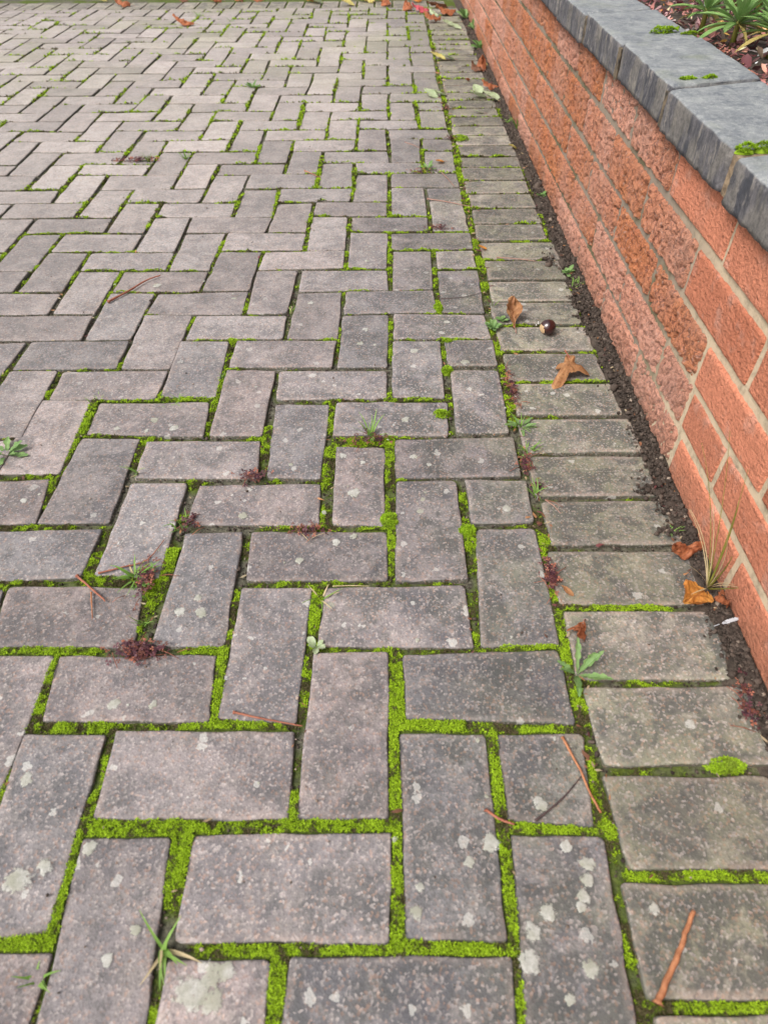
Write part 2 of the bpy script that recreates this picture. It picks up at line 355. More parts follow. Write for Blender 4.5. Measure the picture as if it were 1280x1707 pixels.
# ------------------------------------------------------------------ the block paving: herringbone
ROWS = [(0,-0.014),(1,0.988),(2,2.027),(3,3.008),(6,5.991),(7,6.968),(8,8.000),(10,9.945),(11,10.921),(12,11.900),(14,13.837),(15,14.864),(16,15.801),(18,17.703),(19,18.794),(20,19.674),(22,21.791),(23,22.817),(24,23.849),(26,25.904),(27,26.993),(28,28.068),(31,31.214),(32,32.351),(35,35.940),(36,36.971),(39,39.995),(40,41.148)]
rj = [a for a, b in ROWS]; rvv = [b for a, b in ROWS]
def Vrow(j):
    if j < 0: return rvv[0] + j*1.0
    if j > 40: return rvv[-1] + (j-40)*1.03
    return float(np.interp(j, rj, rvv))
_nj = {}
def node(i, j):
    if (i, j) not in _nj:
        r = random.Random(i*7919+j*104729+5)
        _nj[(i, j)] = ((i+r.gauss(0, 0.022))*U, (Vrow(j)+r.gauss(0, 0.018))*U)
    return _nj[(i, j)]
# surveyed corners of the nearest blocks (top left, top right, bottom right, bottom left; None = on the grid)
MEAS = {
 (0,0): [(0.0045,0.0889),(0.1932,0.0915),(0.1907,0.0022),(0.0045,0.0036)],
 (-1,-1): [(-0.1044,0.0862),(-0.0227,0.0872),None,None],
 (1,-1): [(0.1082,-0.0112),(0.2976,-0.0111),None,None],
 (3,-1): [(0.3137,0.0892),(0.3998,0.0881),None,None],
 (0,-2): [(0.0014,-0.0134),(0.0865,-0.0134),None,None],
 (2,0): [(0.2067,0.1944),(0.2964,0.1929),(0.2953,0.0036),(0.2094,0.0059)],
 (3,1): [(0.3127,0.1928),(0.4022,0.1927),(0.3921,0.1009),(0.3131,0.1066)],
 (-1,1): [(-0.1022,0.1969),(0.0878,0.1966),(0.0905,0.1085),(-0.0996,0.1087)],
 (-2,0): [(-0.2024,0.1930),(-0.1174,0.1928),(-0.1157,0.0114),None],
 (1,1): [(0.1055,0.2944),(0.1906,0.2959),(0.1903,0.1085),(0.1042,0.1085)],
 (2,2): [(0.2119,0.2917),(0.3932,0.2978),(0.3962,0.2079),(0.2144,0.2153)],
 (-2,2): [(-0.1967,0.2910),(-0.0145,0.2922),(-0.0064,0.2107),(-0.1885,0.2124)],
 (0,2): [(0.0048,0.3932),(0.0920,0.3929),(0.0887,0.2084),(0.0060,0.2157)],
 (1,3): [(0.1137,0.3928),(0.2904,0.3971),(0.2938,0.3064),(0.1095,0.3086)],
 (3,3): [(0.3186,0.4953),(0.3979,0.4972),(0.3976,0.3104),(0.3070,0.3081)],
 (2,4): [(0.2081,0.5938),(0.2940,0.5947),(0.2953,0.4090),(0.2049,0.4073)],
 (3,5): [(0.3113,0.5972),(0.3995,0.5941),(0.3984,0.5111),(0.3133,0.5103)],
 (2,6): [(0.2075,0.6922),(0.3930,0.6941),(0.3933,0.6075),(0.2064,0.6057)],
 (0,4): [(0.0041,0.4932),(0.1891,0.4924),(0.1907,0.4093),(0.0078,0.4099)],
 (-1,3): [(-0.0874,0.4879),(-0.0122,0.4898),(-0.0066,0.3089),(-0.0916,0.3091)],
 (-3,3): [(-0.3007,0.3961),(-0.1284,0.3956),(-0.1166,0.3075),(-0.2860,0.3096)],
 (-2,4): [(-0.1924,0.5918),(-0.1108,0.5914),(-0.1115,0.4134),(-0.1940,0.4187)],
 (-4,4): [None,(-0.2121,0.4975),(-0.2147,0.4137),None],
 (-1,5): [(-0.0874,0.5874),(0.0899,0.5904),(0.0940,0.5066),(-0.0922,0.5109)],
 (1,5): [(0.1137,0.6749),(0.1863,0.6716),(0.1857,0.5050),(0.1159,0.5100)],
 (0,6): [(0.0043,0.7876),(0.0917,0.7871),(0.0890,0.6037),(0.0112,0.6067)],
 (-2,6): [(-0.1925,0.6900),(-0.0134,0.6890),(-0.0067,0.6041),(-0.1903,0.6077)],
 (-3,5): [(-0.3021,0.6997),(-0.2109,0.6977),(-0.2058,0.5137),(-0.3046,0.5141)],
 (-5,5): [None,(-0.3229,0.6017),(-0.3106,0.5141),None],
 (1,7): [(0.1078,0.7920),(0.2951,0.7925),(0.2883,0.7038),(0.1063,0.7064)],
 (3,7): [(0.3098,0.8862),(0.3913,0.8856),(0.3893,0.7109),(0.3074,0.7114)],
 (2,8): [(0.2064,0.9859),(0.2928,0.9873),(0.2898,0.8080),(0.2037,0.8086)],
 (0,8): [(-0.0017,0.8885),(0.1891,0.8871),(0.1902,0.8087),(0.0022,0.8065)],
 (-1,7): [(-0.0974,0.8931),(-0.0126,0.8886),(-0.0125,0.7041),(-0.0938,0.7061)],
 (-3,7): [(-0.3014,0.7948),(-0.1150,0.7935),(-0.1082,0.7047),(-0.2966,0.7135)],
 (-2,8): [(-0.2040,0.9915),(-0.1132,0.9885),(-0.1078,0.8108),(-0.1992,0.8131)],
 (-4,6): [(-0.4135,0.8041),(-0.3217,0.8035),(-0.3133,0.6192),(-0.4079,0.6197)],
}
def block_mesh(c, zt, hgt=0.05, rnd=None, fine=True):
    """a concrete block from its four corners (BL, BR, TR, TL, metres): wobbly outline, rounded arris"""
    r = rnd; c = [Vector((*p, 0)) for p in c]; cen = sum(c, Vector())/4
    out = []; nrm = []
    for k in range(4):
        a, b = c[k], c[(k+1) % 4]; z = c[k-1]
        e = (b-a); L = e.length; e.normalize(); nn = Vector((e.y, -e.x, 0)); e0 = (a-z).normalized(); n0 = Vector((e0.y, -e0.x, 0))
        rad = r.uniform(0.0015, 0.005) if r.random() < 0.85 else r.uniform(0.005, 0.0075)
        out += [a-e0*rad, a-(e0-e)*rad*0.29, a+e*rad]; nrm += [n0+nn, n0+nn, n0+nn]
        m = (6 if L > 0.13 else 3) if fine else (2 if L > 0.13 else 1)
        for q in range(1, m+1):
            t_ = q/(m+1); out.append(a+e*(L*t_) + nn*r.gauss(0, 0.0007)); nrm.append(nn)
    n = len(out); V = []; wear = []; lv = []
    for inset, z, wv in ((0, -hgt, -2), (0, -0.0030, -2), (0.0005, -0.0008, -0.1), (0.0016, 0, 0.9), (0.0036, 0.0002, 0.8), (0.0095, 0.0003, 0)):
        for p, q in zip(out, nrm):
            d = r.gauss(0, 0.0004) if inset and fine else 0
            pp = p - q*(inset+d) - cen; V.append((pp.x, pp.y, z)); wear.append(wv)
    F = []
    for k in range(5):
        for i in range(n): F.append((k*n+i, k*n+(i+1) % n, (k+1)*n+(i+1) % n, (k+1)*n+i))
    V.append((0, 0, 0.0004)); wear.append(0); F += [(5*n+i, 5*n+(i+1) % n, 6*n) for i in range(n)]
    return V, F, wear, (cen.x, cen.y, zt)
G = 0.006
blocks = []         # (key, corners BL BR TR TL, edging?)
for j in range(-3, 43):
    for i in range(-27, 4):
        s = (i+j) % 4
        if s == 0: ww, hh = (2, 1) if i < 3 else (1, 1)
        elif s == 2: ww, hh = 1, 2
        elif s == 1 and False: continue
        else: continue
        top = min(j+hh, 43)
        y = Vrow(j)
        if i < -3.4 - y*0.50 - 2.5: continue
        g = 0.0040*random.uniform(0.7, 1.25); gx = 0.0045*random.uniform(0.7, 1.25)
        bl, br, tr, tl = node(i, j), node(i+ww, j), node(i+ww, top), node(i, top)
        q = [(bl[0]+gx, bl[1]+g), (br[0]-gx, br[1]+g), (tr[0]-gx, tr[1]-g), (tl[0]+gx, tl[1]-g)]
        m = MEAS.get((i, j))
        if m:
            for a, b in zip((3, 2, 1, 0), m):
                if b: q[a] = (b[0]+(-0.0026 if a in (0, 3) else 0.0026), b[1]+(-0.0026 if a in (0, 1) else 0.0026))
        blocks.append(q)
# edging course: blocks laid across, between the herringbone and the wall
EJ = [-1.4, -0.45, 0.55, 1.55, 2.56, 3.62, 4.62, 5.57, 6.55, 7.51, 8.52, 9.49, 10.45, 11.39, 12.33]
while EJ[-1] < 43.4: EJ.append(EJ[-1]+0.985+random.gauss(0, 0.012))
ENDS = {2: 5.86, 3: 6.06, 4: 6.08, 5: 6.02, 6: 6.0, 7: 5.93, 8: 5.95, 9: 5.88, 10: 5.84, 11: 5.84, 12: 5.80}
edging = []
for k in range(len(EJ)-1):
    r = random.Random(k+900); x0 = 4.10+r.gauss(0, 0.02); x1 = ENDS.get(k, 5.84+r.gauss(0, 0.03)); a = EJ[k]; b = EJ[k+1]; sk = r.gauss(0.0, 0.015)
    x0b = x0 + (0.06 if k in (2, 3) else 0)
    edging.append([(x0b*U, (a+0.05)*U), (x1*U, (a+0.05+sk)*U), ((x1+r.gauss(0, .02))*U, (b-0.05+sk)*U), ((x0+r.gauss(0, .012))*U, (b-0.05)*U)])
# far soldier course
far_course = []
for i in range(-26, 6):
    a = (i+0.05+0.3)*U; b = (i+0.95+0.3)*U
    if b > 0.60: break
    far_course.append([(a, (Vrow(43)+0.07)*U), (b, (Vrow(43)+0.07)*U), (b, (Vrow(43)+2.0)*U), (a, (Vrow(43)+2.0)*U)])
Mi = M.inverted(); FPX = 1103.418/1280
def screen(p):
    q = Mi @ Vector(p)
    if q.z > -0.01: return None
    return q.x/-q.z*FPX, q.y/-q.z*FPX
def show(c):
    pts = [screen((*p, 0)) for p in c]
    if any(p is None for p in pts): return 0
    A = 0.5*abs(sum(pts[k][0]*pts[(k+1) % 4][1]-pts[(k+1) % 4][0]*pts[k][1] for k in range(4)))
    cx = sum(p[0] for p in pts)/4; cy = sum(p[1] for p in pts)/4
    inside = any(abs(p[0]) < 0.5 and abs(p[1]) < 0.667 for p in pts)
    return A if inside else A*1e-3
driveway = tag(empty('driveway'), kind='structure'); edge_root = tag(empty('edging_course'), kind='structure')
def lay(root, quads, mat, nmax, seed):
    order = sorted(range(len(quads)), key=lambda k: -show(quads[k])); restV = []; restF = []; restW = []; off = 0
    for rank, k in enumerate(order):
        r = random.Random(seed+k); zt = max(-0.0012, min(0.0014, r.gauss(0, 0.0009)))
        V, F, W, cen = block_mesh(quads[k], zt, rnd=r, fine=rank < 160)
        tx, ty = [max(-0.010, min(0.010, r.gauss(0, 0.007))) for _ in range(2)]
        if rank < nmax:
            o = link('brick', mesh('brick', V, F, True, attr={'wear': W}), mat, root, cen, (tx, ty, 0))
        else:
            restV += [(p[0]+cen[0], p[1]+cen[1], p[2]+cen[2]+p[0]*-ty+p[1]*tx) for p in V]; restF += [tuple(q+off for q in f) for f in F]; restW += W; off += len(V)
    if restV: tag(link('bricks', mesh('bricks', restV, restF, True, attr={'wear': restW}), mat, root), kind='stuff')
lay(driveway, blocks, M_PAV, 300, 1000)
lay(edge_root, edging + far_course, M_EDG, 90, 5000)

# ------------------------------------------------------------------ where the joints are, and how mossy
HOT = [((-0.1119,0.3763),.03),((-0.1080,0.3307),.03),((-0.1195,0.4464),.03),((0.0008,0.7148),.02),((0.0911,0.7620),.02),((0.2490,0.7979),.02),  # bright cushions of moss: place, radius
 ((0.1968,0.6833),.022),((0.1965,0.6125),.025),((0.1943,0.5238),.03),((0.1957,0.4668),.03),((0.1006,0.5362),.03),((0.1011,0.5996),.02),((0.3009,0.4942),.022),((0.3020,0.5599),.02),((0.4076,0.3653),.028),((0.4085,0.4605),.022),((0.4090,0.4881),.02),
 ((0.2829,0.7608),.014),((0.3014,0.8901),.014),((0.3078,0.9893),.012),((0.2980,1.1227),.013),((0.4098,1.4198),.03),((0.4140,1.3108),.03),((0.4089,1.2119),.025),((0.1982,0.2716),.03),((0.2043,0.2082),.03),((0.2274,0.2061),.03),((0.2982,0.1331),.03),((0.3048,0.1644),.03),
 ((0.3070,0.0604),.03),((0.3029,0.0208),.03),((0.2303,-0.0023),.04),((0.2672,-0.0023),.04),((0.1995,0.0709),.03),((0.2003,0.1455),.03),((0.4079,0.2367),.022),((0.5463,0.1608),.02),((0.4517,0.1590),.018),((0.3532,0.0981),.03),((-0.0109,0.0872),.05),((-0.0109,0.0605),.04),
 ((-0.1042,0.1041),.04),((-0.1082,0.0452),.05),((-0.1168,0.0068),.06),((-0.1409,-0.0001),.05),((0.0874,0.0983),.04),((0.0778,-0.0068),.05),((0.0960,-0.0284),.04),((0.0020,0.2121),.04),((0.0423,0.2085),.03),((0.0937,0.2263),.035),((0.0985,0.3389),.035),((0.0925,0.3662),.03),((-0.0022,0.4675),.025),((0.0521,0.5010),.03),((-0.0119,0.3760),.025),((-0.0095,0.2963),.025),((-0.2044,0.2886),.03),((-0.1390,0.1949),.035),
 ((-0.2304,0.3010),.03),((-0.3007,0.4060),.03),((-0.1743,0.4056),.03),((-0.3147,0.7646),.025),((-0.3140,0.6570),.03),((-0.3135,0.5755),.03),((-0.1037,0.6006),.025),((0.4935,0.0603),.03),((0.4537,0.0593),.025),((0.4610,0.3670),.03),((0.5215,0.3668),.03),((0.4500,0.4636),.02),((0.4822,0.2616),.03),((0.3607,0.3054),.03),
 ((0.2659,0.4041),.02),((0.1046,0.7955),.02),((-0.0776,0.9065),.02),((-0.0976,0.9992),.02),((-0.1871,0.8061),.02),((-0.0051,0.6845),.02),((0.1987,1.0523),.015),((0.1981,0.9442),.015),((0.1998,1.2839),.015),((0.2947,2.0488),.02),((0.3999,1.9945),.025),((0.4041,1.8250),.02),((0.4237,2.1866),.03),((0.4196,0.9630),.015),((0.4338,0.9840),.012),
 ((0.1059,1.6995),.02),((0.0004,1.8313),.02),((0.0980,1.4911),.02),((0.1955,2.5167),.03),((0.3089,2.7455),.04),((0.3067,2.3760),.04),((0.4145,3.7436),.05),((0.3300,3.8147),.04),((-0.1058,2.4523),.04),((-0.1837,2.0843),.03),((-0.3609,2.1433),.03),((-0.1688,1.4105),.03),((-0.1112,1.1266),.025),((0.4375,0.6600),.02),((0.4858,0.8549),.025),((0.5549,0.8544),.02),((-0.4063,2.0883),.03),((0.1936,0.0451),.04),((0.1934,0.0068),.03),((0.4863,-0.0487),.03)]
HOT = [(a[0], a[1], r) for a, r in HOT]
def moss_level(x, y):
    n = 0.62*fbm(x*9+3, y*9, 11, 4) + 0.38*fbm(x*42, y*42, 12, 3)
    near = np.clip(1.25 - y*0.55, 0, 1)
    z = 0.29 + 0.08*near - 0.0*np.clip((y-1.0)/2.0, 0, 1) + 0.10*np.clip(1-np.abs(x-0.2)/0.3, 0, 1)
    z = z - 0.05*np.clip((0.3-x-0.6)/0.8, 0, 1) + 0.07*np.clip((y-0.7)/0.5, 0, 1)
    m = (n-0.5)*3.3 + z
    m = m + 0.15*np.clip((y-1.0)/0.6, 0, 1)*np.clip((x+1.0)/0.8, 0.3, 1)
    m = m + 0.42*np.exp(-((x-0.404)/0.011)**2)*(vn(y*7, y*0+2, 61)-0.25)
    m = np.where(x > 0.418, m-0.04, m)
    for hx, hy, hr in HOT:
        d2 = (x-hx)**2+(y-hy)**2; k = d2 < (3*hr)**2
        if k.any(): m = np.where(k, m + 0.62*np.exp(-d2/(hr*hr)), m)
    return m
def occupancy(x0, x1, y0, y1, res, grow=0.0):
    nx = int((x1-x0)/res); ny = int((y1-y0)/res); occ = np.zeros((ny, nx), bool)
    for q in blocks+edging+far_course:
        xs = [p[0] for p in q]; ys = [p[1] for p in q]
        a = max(0, int((min(xs)-x0)/res)-1); b = min(nx, int((max(xs)-x0)/res)+2); c = max(0, int((min(ys)-y0)/res)-1); d = min(ny, int((max(ys)-y0)/res)+2)
        if a >= b or c >= d: continue
        X, Y = np.meshgrid(x0+(np.arange(a, b)+0.5)*res, y0+(np.arange(c, d)+0.5)*res)
        ins = np.ones(X.shape, bool)
        for k in range(4):
            (ax, ay), (bx, by) = q[k], q[(k+1) % 4]; L = math.hypot(bx-ax, by-ay)
            ins &= ((bx-ax)*(Y-ay)-(by-ay)*(X-ax))/L > -grow
        occ[c:d, a:b] |= ins
    Y, X = np.nonzero(~occ)
    return x0+(X+0.5)*res, y0+(Y+0.5)*res
def fill_sheet():
    me_parts = []
    for (x0, x1, y0, y1, st) in ((-0.8, 0.66, -0.3, 2.0, 0.008), (-3.2, 0.66, 2.0, 4.75, 0.025), (-1.8, -0.8, -0.3, 2.0, 0.025)):
        nx = int(round((x1-x0)/st))+1; ny = int(round((y1-y0)/st))+1
        X, Y = np.meshgrid(np.linspace(x0, x1, nx), np.linspace(y0, y1, ny)); X = X.ravel(); Y = Y.ravel()
        m = moss_level(X, Y); z = -0.0062 + 0.0026*np.clip((m-0.35)/0.5, 0, 1) + 0.0014*(fbm(X*70, Y*70, 5, 2)-0.5)
        I = np.arange(nx*ny).reshape(ny, nx); T = np.stack([I[:-1, :-1], I[:-1, 1:], I[1:, 1:], I[1:, :-1]], -1).reshape(-1, 4)
        me_parts.append((np.c_[X, Y, z], T, m))
    V = np.concatenate([a for a, _, _ in me_parts]); off = 0; TT = []
    for a, b, _ in me_parts: TT.append(b+off); off += len(a)
    me = bigmesh('joint_sand', V, np.concatenate(TT), smooth=True, attr={'moss': np.concatenate([c for _, _, c in me_parts])})
    tag(link('joint_sand', me, M_FILL), kind='structure')
fill_sheet()

def tufts(P, size, col, k=6, flat=0.75, seed=1):
    """small moss shoots: k thin pointed leaves each"""
    g = np.random.default_rng(seed); n = len(P); az = g.uniform(0, 2*np.pi, (n, k)); el = np.arcsin(g.uniform(1-flat, 1, (n, k)))
    L = size[:, None]*g.uniform(0.7, 1.25, (n, k)); d = np.stack([np.cos(az)*np.cos(el), np.sin(az)*np.cos(el), np.sin(el)], -1)
    sd_ = np.stack([-np.sin(az), np.cos(az), 0*az], -1)*(L*0.24)[..., None]
    base = P[:, None, :]; tip = base + d*L[..., None]; mid = base + d*(L*0.45)[..., None]
    V = np.stack([base-d*0 + 0*sd_, mid+sd_, tip, mid-sd_], 2).reshape(-1, 3)
    T = np.arange(n*k*4).reshape(-1, 4)
    shade = g.uniform(0.75, 1.25, (n, k, 1, 1)); C = np.broadcast_to(col[:, None, None, :]*shade, (n, k, 4, 3)).reshape(-1, 3)
    return V, T, C
def moss_colour(x, y, m, g):
    c = np.array([[0.285, 0.425, 0.015], [0.165, 0.25, 0.014], [0.082, 0.100, 0.018], [0.095, 0.078, 0.036]])
    q = 0.5*fbm(x*55, y*55, 31, 3)+0.5*fbm(x*170, y*170, 33, 2) + g.normal(0, 0.06, len(x)) + 0.26*(np.clip(m, 0.2, 1.2)-0.72)
    q = 0.5+(q-0.5)*2.1; i0 = np.clip((0.63-q)/0.105, 0, 2.999); a = i0.astype(int); f = (i0-a)[:, None]
    return c[a]*(1-f)+c[a+1]*f
def moss_build():
    Vs, Ts, Cs = [], [], []; off = 0; g = np.random.default_rng(3)
    for (x0, x1, y0, y1, res, sz, seed) in ((-0.75, 0.63, -0.2, 0.75, 0.0014, 0.0021, 1), (-1.0, 0.62, 0.75, 1.5, 0.0019, 0.0029, 2), (-1.5, 0.62, 1.5, 2.5, 0.0035, 0.0058, 3), (-2.4, 0.62, 2.5, 4.4, 0.0060, 0.0085, 4)):
        x, y = occupancy(x0, x1, y0, y1, res, 0.0006); k = (x < 0.585)
        x, y = x[k], y[k]; vis = np.abs((x-0.19)/(y+0.9)) < 0.66; x, y = x[vis], y[vis]
        x = x+g.uniform(-.5, .5, len(x))*res; y = y+g.uniform(-.5, .5, len(x))*res
        m = moss_level(x, y); pr = np.clip((m-0.36)/0.22, 0, 1); k = g.uniform(0, 1, len(x)) < pr*0.95
        x, y, m = x[k], y[k], m[k]
        lump = 0.6*vn(x*75, y*75, 77)+0.4*vn(x*160, y*160, 78)
        z = -0.0052 + 0.0044*np.clip((m-0.38)/0.45, 0, 1.35)*(0.30+1.35*lump) + g.uniform(-.0006, .0006, len(x))
        P = np.c_[x, y, z]; size = sz*g.uniform(0.7, 1.3, len(x)); C = moss_colour(x, y, m+1.5*(lump-0.5), g)
        V, T, Cc = tufts(P, size, C, 5, 0.8, seed); Vs.append(V); Ts.append(T+off); Cs.append(Cc); off += len(V)
        print('moss', y0, len(x))
    tag(link('moss', bigmesh('moss', np.concatenate(Vs), np.concatenate(Ts), np.concatenate(Cs)), M_MOSS), 'bright green moss growing in the joints between the paving blocks', 'moss', kind='stuff')
moss_build()

# crumbs: soil in joints and along the foot of the wall
ICO = None
def ico():
    t = (1+5**.5)/2; v = np.array([(-1, t, 0), (1, t, 0), (-1, -t, 0), (1, -t, 0), (0, -1, t), (0, 1, t), (0, -1, -t), (0, 1, -t), (t, 0, -1), (t, 0, 1), (-t, 0, -1), (-t, 0, 1)], float); v /= np.linalg.norm(v[0])
    f = np.array([(0, 11, 5), (0, 5, 1), (0, 1, 7), (0, 7, 10), (0, 10, 11), (1, 5, 9), (5, 11, 4), (11, 10, 2), (10, 7, 6), (7, 1, 8), (3, 9, 4), (3, 4, 2), (3, 2, 6), (3, 6, 8), (3, 8, 9), (4, 9, 5), (2, 4, 11), (6, 2, 10), (8, 6, 7), (9, 8, 1)])
    return v, f
IV, IF = ico()
def crumbs(P, s, col, seed):
    g = np.random.default_rng(seed); n = len(P)
    V = IV[None]*g.uniform(0.6, 1.3, (n, 12, 1))*s[:, None, None]*g.uniform(0.7, 1.3, (n, 1, 3)) + P[:, None, :]
    T = (IF[None]+np.arange(n)[:, None, None]*12).reshape(-1, 3); C = np.repeat(col*g.uniform(0.7, 1.35, (n, 1)), 12, 0)
    return V.reshape(-1, 3), T, C
WX = 0.619                                     # face of the wall
def soil_strip():
    # sloping soil bed under the crumbs
    ys = np.linspace(-0.4, 4.7, 512); xs = np.array([0.555, 0.575, 0.585, 0.600, 0.612, 0.63]); zz = np.array([-0.02, -0.010, -0.003, 0.002, 0.005, 0.006])
    X, Y = np.meshgrid(xs, ys); Z = np.broadcast_to(zz, X.shape) + 0.006*(fbm(X*60, Y*30, 8, 3)-0.5)
    I = np.arange(X.size).reshape(X.shape); T = np.stack([I[:-1, :-1], I[:-1, 1:], I[1:, 1:], I[1:, :-1]], -1).reshape(-1, 4)
    tag(link('soil', bigmesh('soil', np.c_[X.ravel(), Y.ravel(), Z.ravel()], T, smooth=True), M_SOIL), kind='structure')
    g = np.random.default_rng(9); n = 15000
    y = np.abs(g.uniform(-0.1, 1, n)**1.0)*4.4 - 0.05; wd = 0.020+0.030*vn(y*6, y*0, 4)
    x = WX - 0.003 - np.abs(g.normal(0, 1, n))*wd*0.34; x = np.clip(x, 0.545, WX)
    s = np.exp(g.normal(math.log(0.0026), 0.42, n))
    z = np.where(x > 0.59, 0.003, 0.001)+s*0.2+0.004*np.clip((x-0.585)/0.03, 0, 1)
    k = (vn(y*9, y*0+3, 6) > 0.28) | (x > 0.597); x, y, z, s = x[k], y[k], z[k], s[k]
    P1 = np.c_[x, y, z]
    # heaps spilt over the edging
    hp = []
    for (hx, hy), sx_, sy_, cnt in (((0.6011,0.5364), .011, .013, 260), ((0.5786,0.5738), .010, .008, 90), ((0.5915,0.4930), .012, .006, 110), ((0.5987,0.7753), .006, .02, 120), ((0.6075,1.4675), .008, .05, 160), ((0.5827,1.0957), .006, .05, 120), ((0.6121,1.8680), .007, .08, 90), ((0.6080,0.2476), .012, .03, 200), ((0.5611,1.3240), .006, .02, 40), ((0.6071,2.0703), .007, .08, 80)):
        hp.append(np.c_[g.normal(hx, sx_, cnt), g.normal(hy, sy_, cnt), np.full(cnt, 0.002)+g.uniform(0, .004, cnt)])
    P2 = np.concatenate(hp); P2 = P2[P2[:, 0] < WX]; s2 = np.exp(g.normal(math.log(0.0018), 0.45, len(P2)))
    # crumbs in bare joints
    x, y = occupancy(-0.75, 0.58, -0.2, 1.6, 0.004, -0.002); m = moss_level(x, y); k = (g.uniform(0, 1, len(x)) < np.clip(0.62-m, 0.03, 0.5)*0.7); x, y = x[k], y[k]
    P3 = np.c_[x+g.uniform(-.002, .002, len(x)), y+g.uniform(-.002, .002, len(x)), np.full(len(x), -0.0045)+g.uniform(0, .002, len(x))]; s3 = np.exp(g.normal(math.log(0.0013), 0.35, len(P3)))
    # grit dropped on the blocks
    n4 = 900; P4 = np.c_[g.uniform(-0.6, 0.58, n4), g.uniform(-0.1, 2.2, n4), np.full(n4, 0.0012)]; s4 = np.exp(g.normal(math.log(0.0008), 0.35, n4))
    P = np.concatenate([P1, P2, P3, P4]); s = np.concatenate([s1 for s1 in (np.r_[s3*0+0],)][:0]+[np.exp(g.normal(math.log(0.0017), 0.42, len(P1))), s2, s3, s4])
    base = np.array([0.062, 0.047, 0.038]); col = base[None]*np.exp(g.normal(0, 0.25, (len(P), 1)))
    gr = g.uniform(0, 1, len(P)) < 0.012; col[gr] = np.array([0.24, 0.19, 0.15]); col[-n4:] *= g.uniform(0.8, 5.0, (n4, 1))
    V, T, C = crumbs(P, s, col, 14)
    tag(link('soil_crumbs', bigmesh('soil_crumbs', V, T, C), M_CLOD), 'loose dark soil crumbs along the foot of the wall', 'soil', kind='stuff')
soil_strip()

